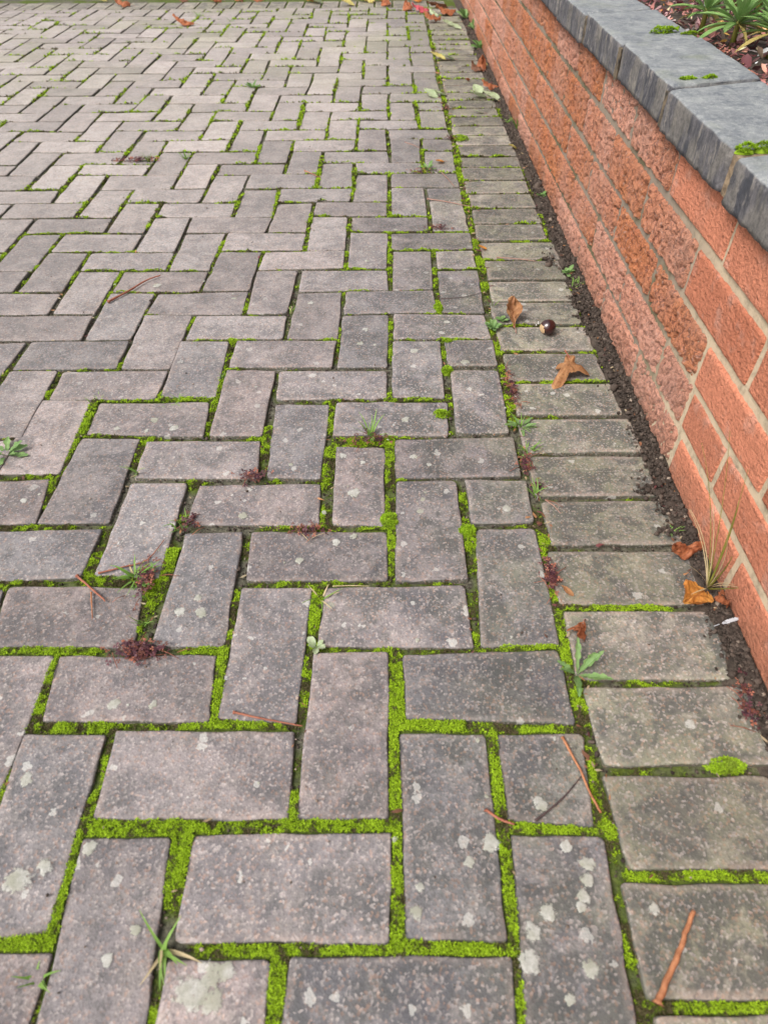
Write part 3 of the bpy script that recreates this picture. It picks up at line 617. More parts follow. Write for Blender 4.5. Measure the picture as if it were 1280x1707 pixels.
# lichen crusts on the blocks
def lichen():
    t = NT('lichen'); p = t.pos(); c = t.mix(t.ramp(t.noise(p, 220, 4, 0.7), [(0.35, 0), (0.65, 1)]), (0.40, 0.395, 0.35), (0.58, 0.57, 0.52)); c = t.mix(t.math('MULTIPLY', t.ramp(t.noise(p, 30, 2), [(0.45, 0), (0.6, 1)]), 0.7), c, (0.33, 0.33, 0.24))
    mat = t.done(c, 0.95, t.bump(t.noise(p, 500, 3), 0.001, 0.8), 0.2)
    cv = t.n('Attribute', attribute_name='c').outputs['Fac']
    t.l(t.math('MULTIPLY', t.ramp(t.math('ADD', cv, t.math('MULTIPLY', t.math('SUBTRACT', t.noise(p, 260, 4, 0.7), 0.5), 2.6)), [(0.30, 0), (0.60, 1)]), 0.66), t.b.inputs['Alpha'])
    L = [((0.0415,-0.0242),.015),((0.0512,-0.0207),.011),((0.0246,-0.0347),.019),((0.0448,-0.0400),.013),((-0.1579,0.0503),.018),((-0.1343,0.0631),.010),((-0.0964,0.0791),.010),((-0.0526,-0.0112),.008),((-0.1827,0.1459),.010),((-0.0336,0.0105),.007),((0.2927,0.0843),.013),((0.2691,0.0672),.008),((0.2180,0.0246),.009),((0.2215,0.0451),.006),((0.3645,0.0799),.009),((0.3816,0.0655),.011),((0.3772,0.0501),.011),((0.3713,0.0376),.009),((0.3674,0.0294),.007),((0.3360,0.0246),.011),((0.3206,0.0091),.011),((0.3140,-0.0133),.014),((0.3663,-0.0185),.011),((0.3440,-0.0407),.008),((0.4335,0.0279),.007),((0.3452,0.1211),.011),((-0.0425,0.3556),.012),((-0.0693,0.3575),.010),((-0.0325,0.4514),.009),((-0.0149,0.5247),.010),((-0.0507,0.3780),.008),((-0.1163,0.2304),.010),((-0.0723,0.2303),.008),((0.1429,0.5708),.013),((0.2342,0.6511),.009),((0.2569,0.6327),.006),((0.2446,0.5565),.007),((0.2393,0.5320),.008),((0.3652,0.5374),.011),((0.3698,0.6238),.008),((0.2221,0.7450),.011),((0.1232,0.6546),.009),((0.1546,0.6388),.006),((-0.1587,0.7251),.011),((-0.1958,0.7476),.009),((-0.2524,0.7241),.009),((-0.2017,0.7191),.006),((0.1514,1.0301),.010),((0.1409,0.9800),.011),((0.1697,0.9756),.005),((0.3123,1.0582),.009),((0.2434,0.9541),.012),((0.3363,0.9171),.014),((0.0432,0.6339),.006),((-0.0430,1.6975),.012),((0.1481,1.3287),.008),((0.2156,1.4966),.008),((-0.3044,1.2165),.013),((0.0345,1.1377),.009),((-0.1285,1.1570),.008),((0.1010,0.5302),.006),((0.1192,0.3662),.007),((0.5232,0.2063),.010),((-0.3422,0.5567),.007),((0.1213,0.4725),.009),((0.0745,0.4404),.008),((0.1457,0.4836),.008)]
    g = random.Random(4); spots = [(a[0], a[1], r, 1) for a, r in L]
    for _ in range(110): spots.append((g.uniform(-0.5, 0.4), g.uniform(-0.05, 2.0), g.uniform(0.0015, 0.0045), 0))
    V = []; F = []; CA = []
    for n, (x, y, r, big) in enumerate(spots):
        r *= 0.82; k = 22; o = len(V); V.append((x, y, 0.0015)); CA.append(1); ph = g.uniform(0, 9)
        for q, (fr, z) in enumerate(((0.6, 0.0014), (0.92, 0.0011), (1.15, -0.0005))):
            for a in range(k):
                an = 2*math.pi*a/k; w_ = 0.90+0.42*mnoise.noise(Vector((math.cos(an)*1.0+n*3.1, math.sin(an)*1.0, ph)))+0.16*mnoise.noise(Vector((math.cos(an)*4+n, math.sin(an)*4, ph)))
                V.append((x+math.cos(an)*r*fr*w_, y+math.sin(an)*r*fr*w_, z)); CA.append((0.85, 0.35, 0.0)[q])
        for a in range(k): F.append((o, o+1+a, o+1+(a+1) % k))
        for q in range(2):
            for a in range(k): F.append((o+1+q*k+a, o+1+(q+1)*k+a, o+1+(q+1)*k+(a+1) % k, o+1+q*k+(a+1) % k))
    tag(link('lichen', mesh('lichen', V, F, smooth=True, attr={'c': CA}), mat), 'pale lichen crusts spotted over the paving blocks', 'lichen', kind='stuff')
lichen()

# ------------------------------------------------------------------ the garden wall
wall = tag(empty('garden_wall', (WX, 0, 0)), 'low red brick garden wall with grey slate coping along the paving', 'wall')
def brick_grid(L, H, rough, seed, nu=96, nv=28):
    V = []; F = []; D = 0.03
    for a in range(nu+1):
        for b in range(nv+1):
            u = a/nu; v = b/nv; y = u*L; z = v*H
            e = min(min(u, 1-u)*L, min(v, 1-v)*H); rd = 0.006 if rough else 0.004
            x = 0 if e >= rd else rd*(1-math.sqrt(max(0, 1-((rd-e)/rd)**2)))
            p = Vector((y*1000, z*1000, seed*91.7))
            if rough:
                n1 = mnoise.noise(p*0.05); n2 = mnoise.noise(p*0.11); n3 = mnoise.noise(p*0.21+Vector((9, 9, 9)))
                x += 0.0016*n1 + 0.0034*n2 + 0.0026*n3 + (0.0028 if n2+0.7*n3 > 0.30 else 0)
            else:
                x += 0.0008*mnoise.noise(p*0.05) + 0.0005*mnoise.noise(p*0.2)
            if e < 0.001: y += 0.0010*mnoise.noise(p*0.2)*(1 if 0.05 < v < 0.95 else 0); z += 0.0014*mnoise.noise(p*0.12+Vector((5, 0, 0)))
            V.append((x, y, z))
    W = nv+1
    for a in range(nu):
        for b in range(nv): F.append((a*W+b, a*W+b+1, (a+1)*W+b+1, (a+1)*W+b))
    rim = [a*W for a in range(nu+1)] + [nu*W+b for b in range(1, W)] + [a*W+nv for a in range(nu-1, -1, -1)] + [b for b in range(nv-1, 0, -1)]
    o = len(V)
    for q in rim: V.append((D, V[q][1], V[q][2]))
    for k in range(len(rim)): F.append((rim[k], rim[(k+1) % len(rim)], o+(k+1) % len(rim), o+k))
    return mesh('brick', V, F, smooth=True)
L0, H0 = 0.222, 0.0625
RUST = [brick_grid(L0, H0, True, s) for s in range(6)]; SMOO = [brick_grid(L0, H0, False, 20+s) for s in range(3)]
for m_ in RUST: m_.materials.append(M_RUSTIC)
for m_ in SMOO: m_.materials.append(M_SMOOTH)
# bed joints: (height at y=0.4 m, height at y=2.2 m)
BED = [(0.3655, 0.3655), (0.2865, 0.2990), (0.2105, 0.2150), (0.1420, 0.1320), (0.0720, 0.0560), (-0.002, -0.018), (-0.077, -0.093)]
def zb(k, y): a, b = BED[k]; return a + (b-a)*min(max((y-0.4)/1.8, -0.6), 1.0)
PERP = [[0.684, 0.916, 1.152, 1.386], [0.525, 0.762, 1.006], [0.412, 0.641, 0.880], [0.503, 0.635, 0.761, 1.000], [0.622, 0.850], [0.5, 0.74]]
SMOOTH_TO = [0.916, 0.762, 0.641, 0.635, 0.622, 0.5]
for k in range(6):
    pp = list(PERP[k]); r = random.Random(k+40)
    while pp[0] > -0.4: pp.insert(0, pp[0]-0.2355-r.gauss(0, 0.002))
    while pp[-1] < 4.75: pp.append(pp[-1]+0.2355+r.gauss(0, 0.002))
    for a, b in zip(pp[:-1], pp[1:]):
        sm = b <= SMOOTH_TO[k]+0.001; j = 0.0052 if sm else 0.0068
        z0 = zb(k+1, (a+b)/2)+(0.0062 if sm else 0.0048)+r.gauss(0, .0005); z1 = zb(k, (a+b)/2)-(0.0062 if sm else 0.0048)+r.gauss(0, .0005)
        if k == 0: z1 += 0.004
        me = r.choice(SMOO if sm else RUST); ln = b-a-2*j
        sl = (zb(k+1, b)-zb(k+1, a))/(b-a)
        o = link('brick', me, None, wall, (r.gauss(0, 0.0007), a+j, z0), (math.atan(sl), 0, r.gauss(0, 0.004)), (1, ln/L0, (z1-z0)/H0))
# mortar: a recessed uneven sheet and the core of the wall behind it
ys = np.arange(-0.5, 4.80, 0.008); zs = np.arange(-0.10, 0.372, 0.006); Y, Z = np.meshgrid(ys, zs); X = 0.0052 - 0.0016*np.clip((0.85-Y)/0.15, 0, 1) + 0.0018*(fbm(Y*60, Z*60, 3, 3)-0.5)
I = np.arange(X.size).reshape(X.shape); T = np.stack([I[:-1, :-1], I[:-1, 1:], I[1:, 1:], I[1:, :-1]], -1).reshape(-1, 4)[:, ::-1]
link('mortar', bigmesh('mortar', np.c_[X.ravel(), Y.ravel(), Z.ravel()], T, smooth=True), M_MORTAR, wall)
def boxm(x0, x1, y0, y1, z0, z1):
    v = [(x, y, z) for x in (x0, x1) for y in (y0, y1) for z in (z0, z1)]
    return v, [(0, 1, 3, 2), (4, 6, 7, 5), (0, 4, 5, 1), (2, 3, 7, 6), (0, 2, 6, 4), (1, 5, 7, 3)]
link('wall_core', mesh('wall_core', *boxm(0.012, 0.125, -0.5, 4.8, -0.1, 0.3655)), M_MORTAR, wall)
# coping stones
CJ = [-0.48, -0.145, 0.145, 0.43, 0.718, 0.993, 1.277, 1.56]
while CJ[-1] < 4.7: CJ.append(CJ[-1]+random.uniform(0.268, 0.295))
SH = 0.30                                       # the stones are cut slightly askew
def coping_stone(a, b, seed):
    L = b-a; nu = 30; prof = []
    x0, x1, z0, z1 = -0.0145, 0.141, 0.3660, 0.4185
    for q in range(9): prof.append((x0, z0+(z1-0.004-z0)*q/8))
    prof += [(x0+0.0012, z1-0.0015), (x0+0.004, z1)]
    for q in range(1, 14): prof.append((x0+0.004+(x1-0.006-x0-0.004)*q/13, z1))
    prof += [(x1-0.001, z1-0.002), (x1, z1-0.006), (x1, z0), ((x0+x1)/2, z0)]
    n = len(prof); V = []; F = []
    for i in range(nu+1):
        y = L*i/nu; e = min(y, L-y); rd = max(0, 0.012-e)/0.012
        for q, (x, z) in enumerate(prof):
            p = Vector((y*1000, z*1000, seed*37.0+x*300))
            if q < 9:
                dx = 0.0018*mnoise.noise(Vector((y*38, z*12, seed*5.0)))+0.0016*mnoise.noise(Vector((y*130, z*40, seed*3.0)))+0.0012*mnoise.noise(Vector((y*350, z*150, seed)))
                dz = 0.0 if q else 0.0018*mnoise.noise(Vector((y*60, 1, seed)))
            elif q < 11: dx = 0.0012*mnoise.noise(Vector((y*70, 3, seed)))+0.0011*mnoise.noise(Vector((y*200, 3, seed))); dz = 0.0012*mnoise.noise(Vector((y*90, 6, seed)))
            else: dx = 0; dz = 0.0013*mnoise.noise(Vector((y*30, x*30, seed*2.0)))+0.0005*mnoise.noise(Vector((y*110, x*110, seed)))
            cx, cz = (x0+x1)/2, (z0+z1)/2
            V.append((x+dx+(0.006*rd*rd*(0.6+0.8*random.random()) if q < 11 else 0), y+ (0.0015*mnoise.noise(Vector((x*80, z*80, seed+i))) if i in (0, nu) else 0), z+dz-((0.005 if q < 14 else 0.0028)*rd*rd if z > cz else 0)))
    for i in range(nu):
        for q in range(n): F.append((i*n+q, i*n+(q+1) % n, (i+1)*n+(q+1) % n, (i+1)*n+q))
    F.append(tuple(range(n))[::-1]); F.append(tuple(nu*n+q for q in range(n)))
    V = [(p[0], p[1]+SH*(p[0]-x0), p[2]) for p in V]
    me = mesh('coping_stone', V, F, smooth=True)
    return me
for k in range(len(CJ)-1):
    r = random.Random(k+3); g0 = 0.0075 if abs(CJ[k]-0.718) < 0.01 else 0.0055; g1 = 0.0075 if abs(CJ[k+1]-0.718) < 0.01 else 0.0055
    link('coping_stone', coping_stone(CJ[k]+g0, CJ[k+1]-g1, k), M_COPE, wall, (r.gauss(0, 0.001), CJ[k]+g0, r.gauss(0, 0.0012)), (r.gauss(0, 0.006), r.gauss(0, 0.008), r.gauss(0, 0.006)))
M_BRMORT = plain('brown bedding mortar', (0.10, 0.07, 0.045), (0.30, 0.22, 0.14), 90, 0.95, None, 0.003)
M_DKMORT = plain('dark joint mortar', (0.03, 0.027, 0.023), (0.17, 0.13, 0.085), 70, 0.95, None, 0.003)
for k, y in enumerate(CJ[1:-1]):
    V, F = boxm(-0.0105, 0.135, y-0.009, y+0.009, 0.3662, 0.4125)
    V = [(p[0], p[1]+SH*(p[0]+0.0145), p[2]) for p in V]
    link('joint_mortar', mesh('joint_mortar', V, F), M_BRMORT if abs(y-0.718) < 0.01 else M_DKMORT, wall)
link('bedding_mortar', mesh('bedding_mortar', *boxm(0.004, 0.130, -0.5, 4.8, 0.3640, 0.3665)), M_MORTAR, wall)

# ------------------------------------------------------------------ flower bed behind the wall
bx = np.linspace(0.746, 3.2, 80); by = np.linspace(-0.5, 6, 170); X, Y = np.meshgrid(bx, by); BZ = 0.395
Z = BZ + 0.02*(fbm(X*14, Y*14, 51, 4)-0.5) - 0.012
I = np.arange(X.size).reshape(X.shape); T = np.stack([I[:-1, :-1], I[:-1, 1:], I[1:, 1:], I[1:, :-1]], -1).reshape(-1, 4)
tag(link('flower_bed', bigmesh('flower_bed', np.c_[X.ravel(), Y.ravel(), Z.ravel()], T, smooth=True), M_SOIL), kind='structure')
tag(link('earth_bank', mesh('earth_bank', *boxm(0.746, 3.2, -0.5, 6, -0.07, 0.36)), M_SOIL), kind='structure')
def litter():
    g = np.random.default_rng(21); n = 6500
    x = 0.762+np.abs(g.uniform(0, 1, n))**1.3*0.75; y = g.uniform(0.5, 3.0, n)
    z = BZ - 0.010 + 0.02*(fbm(x*14, y*14, 51, 4)-0.5) + g.uniform(0.002, 0.012, n); s = np.exp(g.normal(math.log(0.0075), 0.35, n))
    pal = np.array([(0.13, 0.04, 0.045), (0.20, 0.085, 0.075), (0.34, 0.15, 0.11), (0.27, 0.16, 0.16), (0.08, 0.035, 0.035), (0.42, 0.18, 0.05), (0.42, 0.36, 0.36), (0.10, 0.07, 0.05), (0.35, 0.28, 0.18)])
    col = pal[g.choice(len(pal), n, p=[.21, .20, .12, .14, .16, .04, .05, .05, .03])]
    V = []; yaw = g.uniform(0, 6.28, n); pit_ = g.normal(0, 0.5, n); rl = g.normal(0, 0.5, n)
    out = np.array([(0, -1, 0), (0.42, -0.3, 0.12), (0.36, 0.5, 0.16), (0, 1, 0.1), (-0.36, 0.5, 0.16), (-0.42, -0.3, 0.12), (0, -0.3, -0.05), (0, 0.5, -0.04)])
    cy, sy_ = np.cos(yaw), np.sin(yaw); cp, sp = np.cos(pit_), np.sin(pit_); cr_, sr_ = np.cos(rl), np.sin(rl)
    Q = out[None]*s[:, None, None]*g.uniform(0.7, 1.3, (n, 8, 1))
    a = Q.copy(); a[..., 1] = Q[..., 1]*cp[:, None]-Q[..., 2]*sp[:, None]; a[..., 2] = Q[..., 1]*sp[:, None]+Q[..., 2]*cp[:, None]
    b = a.copy(); b[..., 0] = a[..., 0]*cr_[:, None]+a[..., 2]*sr_[:, None]; b[..., 2] = -a[..., 0]*sr_[:, None]+a[..., 2]*cr_[:, None]
    c = b.copy(); c[..., 0] = b[..., 0]*cy[:, None]-b[..., 1]*sy_[:, None]; c[..., 1] = b[..., 0]*sy_[:, None]+b[..., 1]*cy[:, None]
    P = (c + np.c_[x, y, z][:, None, :]).reshape(-1, 3)
    f = np.array([(0, 1, 6), (1, 2, 7), (1, 7, 6), (2, 3, 7), (0, 6, 5), (6, 7, 5), (5, 7, 4), (4, 7, 3)]); T = (f[None]+np.arange(n)[:, None, None]*8).reshape(-1, 3)
    C = np.repeat(np.clip(col*g.uniform(0.9, 2.6, (n, 1)), 0, .7), 8, 0)
    tag(link('leaf_litter', bigmesh('leaf_litter', P, T, C), M_PURPLE), 'purple and brown leaf litter covering the bed behind the coping', 'leaf litter', kind='stuff')
litter()

def flakes(P, s, col, seed):
    g = np.random.default_rng(seed); n = len(P); out = np.array([(0, -1, 0), (0.34, -0.2, 0.12), (0.2, 0.6, 0.2), (0, 1, 0.1), (-0.3, 0.4, 0.05), (-0.26, -0.4, 0.1)])
    Q = out[None]*s[:, None, None]*g.uniform(0.6, 1.3, (n, 6, 1)); a = g.uniform(0, 6.28, n)
    C = np.stack([Q[..., 0]*np.cos(a)[:, None]-Q[..., 1]*np.sin(a)[:, None], Q[..., 0]*np.sin(a)[:, None]+Q[..., 1]*np.cos(a)[:, None], Q[..., 2]*g.uniform(0, 2, (n, 1))], -1) + P[:, None, :]
    T = (np.array([(0, 1, 5), (1, 2, 4), (1, 4, 5), (2, 3, 4)])[None]+np.arange(n)[:, None, None]*6).reshape(-1, 3)
    return C.reshape(-1, 3), T, np.repeat(col, 6, 0)
def debris():
    g = np.random.default_rng(77); n1, n2, n3 = 420, 260, 220
    y1 = g.uniform(0.1, 4.2, n1); x1 = WX-0.004-np.abs(g.normal(0, 0.014, n1)); y2 = g.uniform(0, 3.5, n2); x2 = g.normal(0.405, 0.008, n2)
    x3, y3 = occupancy(-0.6, 0.58, 0.0, 2.4, 0.004, -0.002); k = g.choice(len(x3), n3); x3, y3 = x3[k], y3[k]
    x = np.r_[x1, x2, x3]; y = np.r_[y1, y2, y3]; z = np.r_[np.full(n1, 0.006), np.full(n2, 0.0008), np.full(n3, 0.0002)]
    s = np.exp(g.normal(math.log(0.0032), 0.4, len(x)))*(1+0.25*y)
    pal = np.array([(0.20, 0.09, 0.05), (0.34, 0.17, 0.08), (0.10, 0.05, 0.035), (0.30, 0.22, 0.13), (0.14, 0.05, 0.05), (0.42, 0.34, 0.22)])
    V, T, C = flakes(np.c_[x, y, z], s, pal[g.integers(0, 6, len(x))]*g.uniform(0.7, 1.3, (len(x), 1)), 5)
    tag(link('plant_debris', bigmesh('plant_debris', V, T, C), M_PURPLE), 'dry brown plant scraps caught along the joints and wall foot', 'debris', kind='stuff')
debris()

# ------------------------------------------------------------------ leaves, blades, stalks
def leaf_geo(L, W, nu=16, nv=8, curl=0.0, cross=0.0, fold=0.0, twist=0.0, wav=0.0, serr=0.0, lobes=0, seed=0, shape=0.8, tipw=1.0):
    V = []; F = []; uv = []
    if wav > 0.0015: nu, nv = nu+8, nv+4
    for a in range(nu+1):
        u = a/nu; wd = W/2*(math.sin(math.pi*min(1, u**shape))**tipw)+0.0006
        if lobes: wd *= 1-0.42*abs(math.sin(u*lobes*math.pi))**2*(u < 0.85)
        if serr: wd *= 1-serr*((u*9) % 1.0)
        th = curl*u; 
        if abs(curl) > 1e-3: cy, cz = L*math.sin(th)/curl, L*(1-math.cos(th))/curl
        else: cy, cz = L*u, 0
        for b in range(nv+1):
            v = b/nv*2-1; x = v*wd
            ph = cross*v*abs(wd)/max(W, 1e-6)*2
            if abs(cross) > 1e-3: xx = wd*math.sin(cross*v)/cross; zz = wd*(1-math.cos(cross*v))/cross
            else: xx, zz = x, 0
            zz += fold*abs(v)*wd
            nz = wav*(mnoise.noise(Vector((u*3.1, v*1.6, seed*7.3)))+0.8*mnoise.noise(Vector((u*7, v*3.5, seed*3.1)))+0.4*mnoise.noise(Vector((u*15, v*8, seed*1.7))))
            zz += nz
            tw = twist*u; x2 = xx*math.cos(tw)-zz*math.sin(tw); z2 = xx*math.sin(tw)+zz*math.cos(tw)
            V.append((x2, cy-z2*math.sin(th), cz+z2*math.cos(th))); uv.append((u, b/nv))
    for a in range(nu):
        for b in range(nv):
            i = a*(nv+1)+b; F.append((i, i+1, i+nv+2, i+nv+1))
    return V, F, uv
def rot(V, e, t=(0, 0, 0)):
    m = Euler(e).to_matrix(); t = Vector(t); return [tuple(m @ Vector(p)+t) for p in V]
def ground_leaf(V, lift=0.0012):
    mz = min(p[2] for p in V); return [(p[0], p[1], p[2]-mz+lift) for p in V]
def tube(pts, r0, r1, k=6):
    V = []; F = []; n = len(pts)
    for i, p in enumerate(pts):
        p = Vector(p); d = (Vector(pts[min(i+1, n-1)])-Vector(pts[max(i-1, 0)])).normalized()
        s = d.cross(Vector((0, 0, 1))); s = s.normalized() if s.length > 1e-4 else Vector((1, 0, 0)); t = s.cross(d); r = r0+(r1-r0)*i/(n-1)
        for a in range(k): an = 2*math.pi*a/k; V.append(tuple(p+s*math.cos(an)*r+t*math.sin(an)*r))
    for i in range(n-1):
        for a in range(k): F.append((i*k+a, i*k+(a+1) % k, (i+1)*k+(a+1) % k, (i+1)*k+a))
    F.append(tuple(range(k))[::-1]); F.append(tuple((n-1)*k+a for a in range(k)))
    return V, F
def blade_geo(L, W, lean, bend, az, nu=7, seed=0):
    """a grass blade rising from the origin: folded strip"""
    V = []; F = []; y = z = 0.0; th = lean; h = L/nu; rr = random.Random(seed); sway = rr.gauss(0, 0.12)
    for a in range(nu+1):
        u = a/nu; w_ = W/2*(1-u**1.8)+0.0002; x0 = sway*L*u*u
        V += [(x0-w_, y, z+w_*0.35), (x0, y, z), (x0+w_, y, z+w_*0.35)]
        y += math.sin(th)*h; z += math.cos(th)*h; th += bend/nu
        if z < 0.0005 and a: z = 0.0005
    for a in range(nu):
        i = a*3; F += [(i, i+1, i+4, i+3), (i+1, i+2, i+5, i+4)]
    return rot(V, (0, 0, az)), F

# ---- fallen leaves: (place, length, width, yaw, curl, cross, wave, material, label, extra)
def fallen(place, L, W, yaw, curl, cross, wav, mat, label, group='leaves fallen on the paving', lift=0.001, pitch=0.0, roll=0.0, stalk=True, shape=0.8, lobes=0, twist=0.0, name='fallen_leaf', fold=0.0, serr=0.0):
    sd_ = int(abs(place[0]*7919+place[1]*6131)*10) % 1000
    V, F, uv = leaf_geo(L, W, 18, 10, curl, cross, fold, twist, wav, serr, lobes, sd_, shape)
    V = rot(V, (pitch, roll, 0)); cx = sum(p[0] for p in V)/len(V); cy = sum(p[1] for p in V)/len(V); V = [(p[0]-cx, p[1]-cy, p[2]) for p in V]
    mz = min(p[2] for p in V); V = [(p[0], p[1], p[2]-mz+lift) for p in V]
    root = tag(empty(name, (place[0], place[1], 0), yaw), label, 'leaf', group)
    link('blade', mesh('leaf_blade', V, F, True, uv), ML[mat], root)
    if stalk:
        nvv = 14 if wav > 0.0015 else 10; b = Vector(V[nvv//2]); d = (b-Vector(V[(nvv+1)*3+nvv//2])).normalized(); e = b+d*L*0.28; e.z = max(0.0015, e.z*0.5)
        v2, f2 = tube([tuple(b-d*0.002), tuple((b+e)/2+Vector((0.001, 0, 0.001))), tuple(e)], 0.0007, 0.0009, 5)
        link('stalk', mesh('leaf_stalk', v2, f2, True), M_TWIG['pinkish'], root)
    return root
FL = [
 ((0.4409,1.0547), .066, .044, .25, .7, 1.0, .008, 'tan', 'tan curled leaf standing beside the clover weed near the conker', dict(pitch=.35, roll=.25, shape=1.7, serr=.12)),
 ((0.5892,0.4480), .062, .036, 1.9, .7, -1.3, .008, 'rust', 'crumpled rust brown leaf at the foot of the wall above the orange leaf', dict(lobes=2, twist=.6)),
 ((0.5783,0.3713), (.052), .042, 2.2, .5, .6, .007, 'orange', 'bright orange leaf lying against the foot of the wall', dict(fold=.25)),
 ((0.6123,0.3665), .040, .024, 2.9, .8, -1.1, .004, 'rust', 'narrow orange brown leaf under the tall dry grass', dict(lobes=2, twist=.5)),
 ((0.4228,0.3205), .040, .030, 2.6, 1.4, -1.2, .006, 'rust', 'crumpled rust leaf just above the toothed green rosette weed', dict(lobes=2, twist=.5)),
 ((0.4229,0.3860), .020, .009, .8, .6, .8, .001, 'tan', 'tiny tan leaf folded beside the edging moss', dict(stalk=False)),
 ((0.4164,1.3875), .022, .014, 1.2, .6, .6, .002, 'orange', 'small orange leaf on the thick moss of the edging joint', dict(stalk=False)),
 ((0.3500,1.9648), .030, .020, 1.9, .5, .5, .002, 'orange', 'small orange leaf above the bluish weed in the middle distance', {}),
 ((-0.8250,3.9529), .110, .055, 1.5, .7, -.8, .010, 'rust', 'lone rust leaf on the far left paving', {}),
 ((0.3760,4.2708), .100, .075, 1.3, .5, -.7, .012, 'pink', 'pink red leaf in the far pile by the wall', {}),
 ((0.3128,4.3239), .085, .060, .4, .8, -.8, .012, 'rust', 'rust leaf left of the pink red leaf', {}),
 ((0.4715,4.3698), .130, .050, 1.9, .5, 1.5, .008, 'brown', 'long rolled brown leaf right of the pink red leaf', {}),
 ((0.4240,3.9994), .095, .050, 1.6, .7, -1.0, .012, 'rust', 'wide rust leaf nearest in the far pile', {}),
 ((0.5058,4.1837), .110, .060, 1.7, .5, -.8, .014, 'rust', 'crinkled rust leaf at the right of the far pile', {}),
 ((0.4426,4.1860), .060, .025, .8, .3, -.5, .004, 'pale', 'pale sliver of leaf within the far pile', {}),
 ((0.5810,3.0230), .060, .045, .2, 1.0, -1.0, .008, 'rust', 'rust leaf standing by the wall beside the yellow leaf', dict(pitch=.6)),
 ((0.5592,3.0236), .060, .045, 1.1, .7, -1.3, .008, 'brown', 'dark brown leaf left of the rust leaf by the wall', {}),
 ((0.6077,3.0905), .036, .022, 1.8, .4, .4, .002, 'yellow', 'bright yellow leaf at the wall beside brown leaves', {}),
 ((0.5093,2.8686), .030, .022, 2.8, .8, .8, .003, 'rust', 'small rust leaf alone on the edging course', {}),
 ((0.5833,2.7555), .070, .040, 1.4, .7, -.9, .008, 'rust', 'rust leaf lying above the three mint green leaves', {}),
 ((0.5257,2.6288), .062, .036, 2.0, .25, .4, .003, 'pale', 'left one of the three mint green leaves by the wall', {}),
 ((0.5754,2.6047), .066, .034, 1.2, .25, .4, .003, 'pale', 'right one of the three mint green leaves by the wall', {}),
 ((0.5311,2.7077), .048, .030, .5, .3, .4, .003, 'pale', 'upper one of the three mint green leaves by the wall', {}),
 ((0.5101,2.4464), .034, .014, 1.6, .2, .4, .001, 'pale', 'slim mint green leaf alone on the edging below the three', {}),
 ((0.3566,2.6560), .052, .032, 1.0, .3, .4, .003, 'pale', 'pale leaf left of the pair in the edging joint', {}),
 ((0.3896,2.6552), .050, .032, 2.2, .3, .5, .003, 'pale', 'pale leaf right of the pair in the edging joint', {}),
 ((0.4142,3.2186), .060, .034, 1.3, .3, .4, .003, 'yellow', 'cream yellow leaf on the edging joint far off', {}),
 ((0.4569,3.2069), .050, .030, 1.8, .3, .4, .003, 'pale', 'pale leaf right of the cream yellow leaf', {}),
 ((0.5063,3.9081), .060, .032, 1.5, .3, .4, .003, 'pale', 'pale leaf on the far edging below the leaf pile', {}),
 ((0.5369,3.8359), .050, .028, 1.0, .3, .4, .003, 'pale', 'small pale leaf between far pile and wall', {}),
 ((0.5793,2.0817), .026, .018, 1.7, .5, .7, .002, 'yellow', 'small yellow leaf on soil at the foot of the wall', {}),
 ((-0.0222,4.4773), .075, .045, 1.6, .3, .4, .003, 'yellow', 'cream leaf alone at the top near the middle', {}),
 ((0.1925,4.4690), .090, .060, .2, .6, -.8, .010, 'rust', 'rust leaf at the top over a dark joint', {}),
 ((0.3529,4.5733), .100, .055, 1.5, .6, -.8, .010, 'orange', 'orange leaf at the very top beyond the pile', {}),
 ((0.0449,4.6044), .100, .060, 1.3, .4, .5, .010, 'yellow', 'cream leaf at the very top edge, left one', {}),
 ((0.1651,4.5996), .100, .060, 1.9, .4, .5, .010, 'orange', 'orange leaf at the very top edge beside cream leaves', {}),
 ((0.0968,4.5834), .080, .050, .6, .4, .5, .010, 'yellow', 'cream leaf at the very top edge, right one', {}),
 ((-0.2362,4.5965), .090, .055, 1.2, .4, .5, .010, 'yellow', 'cream leaf at the top left of the middle', {}),
 ((-0.2012,4.5390), .075, .045, 1.9, .4, .5, .006, 'pale', 'pale leaf at the top left of the middle', {}),
 ((-0.5599,4.6282), .110, .060, 1.5, .6, -.8, .012, 'rust', 'rust leaf at the far edge, second from left', {}),
 ((-0.6538,4.6319), .085, .055, .5, .6, -.8, .012, 'rust', 'rust leaf at the far edge beside its larger neighbour', {}),
 ((-0.7863,4.5992), .085, .050, 1.9, .6, -.8, .010, 'rust', 'small rust leaf at the far edge on a joint', {}),
 ((-0.9748,4.6446), .085, .050, .7, .6, -.8, .010, 'brown', 'brown leaf at the far edge left of the rust ones', {}),
 ((-1.2944,4.5078), .110, .060, 1.4, .6, -.8, .012, 'rust', 'rust leaf beside a green weed at the far left', {}),
 ((-1.4702,4.6641), .085, .045, 1.6, .3, .5, .005, 'yellow', 'yellow leaf at the far left edge of the paving', {}),
 ((-0.2585,4.6163), .085, .045, 1.2, .6, .5, .008, 'orange', 'orange leaf at the top left of the cream leaves', {}),
]
for pl, L, W, yaw, cu, cr_, wv, mt, lab, kw in FL:
    if mt in ('pale', 'yellow'): L *= 1.2; W *= 1.45; kw = dict(kw, pitch=.22, roll=random.uniform(-.2, .2))
    fallen(pl, L, W, yaw, cu, cr_, wv, mt, lab, **kw)
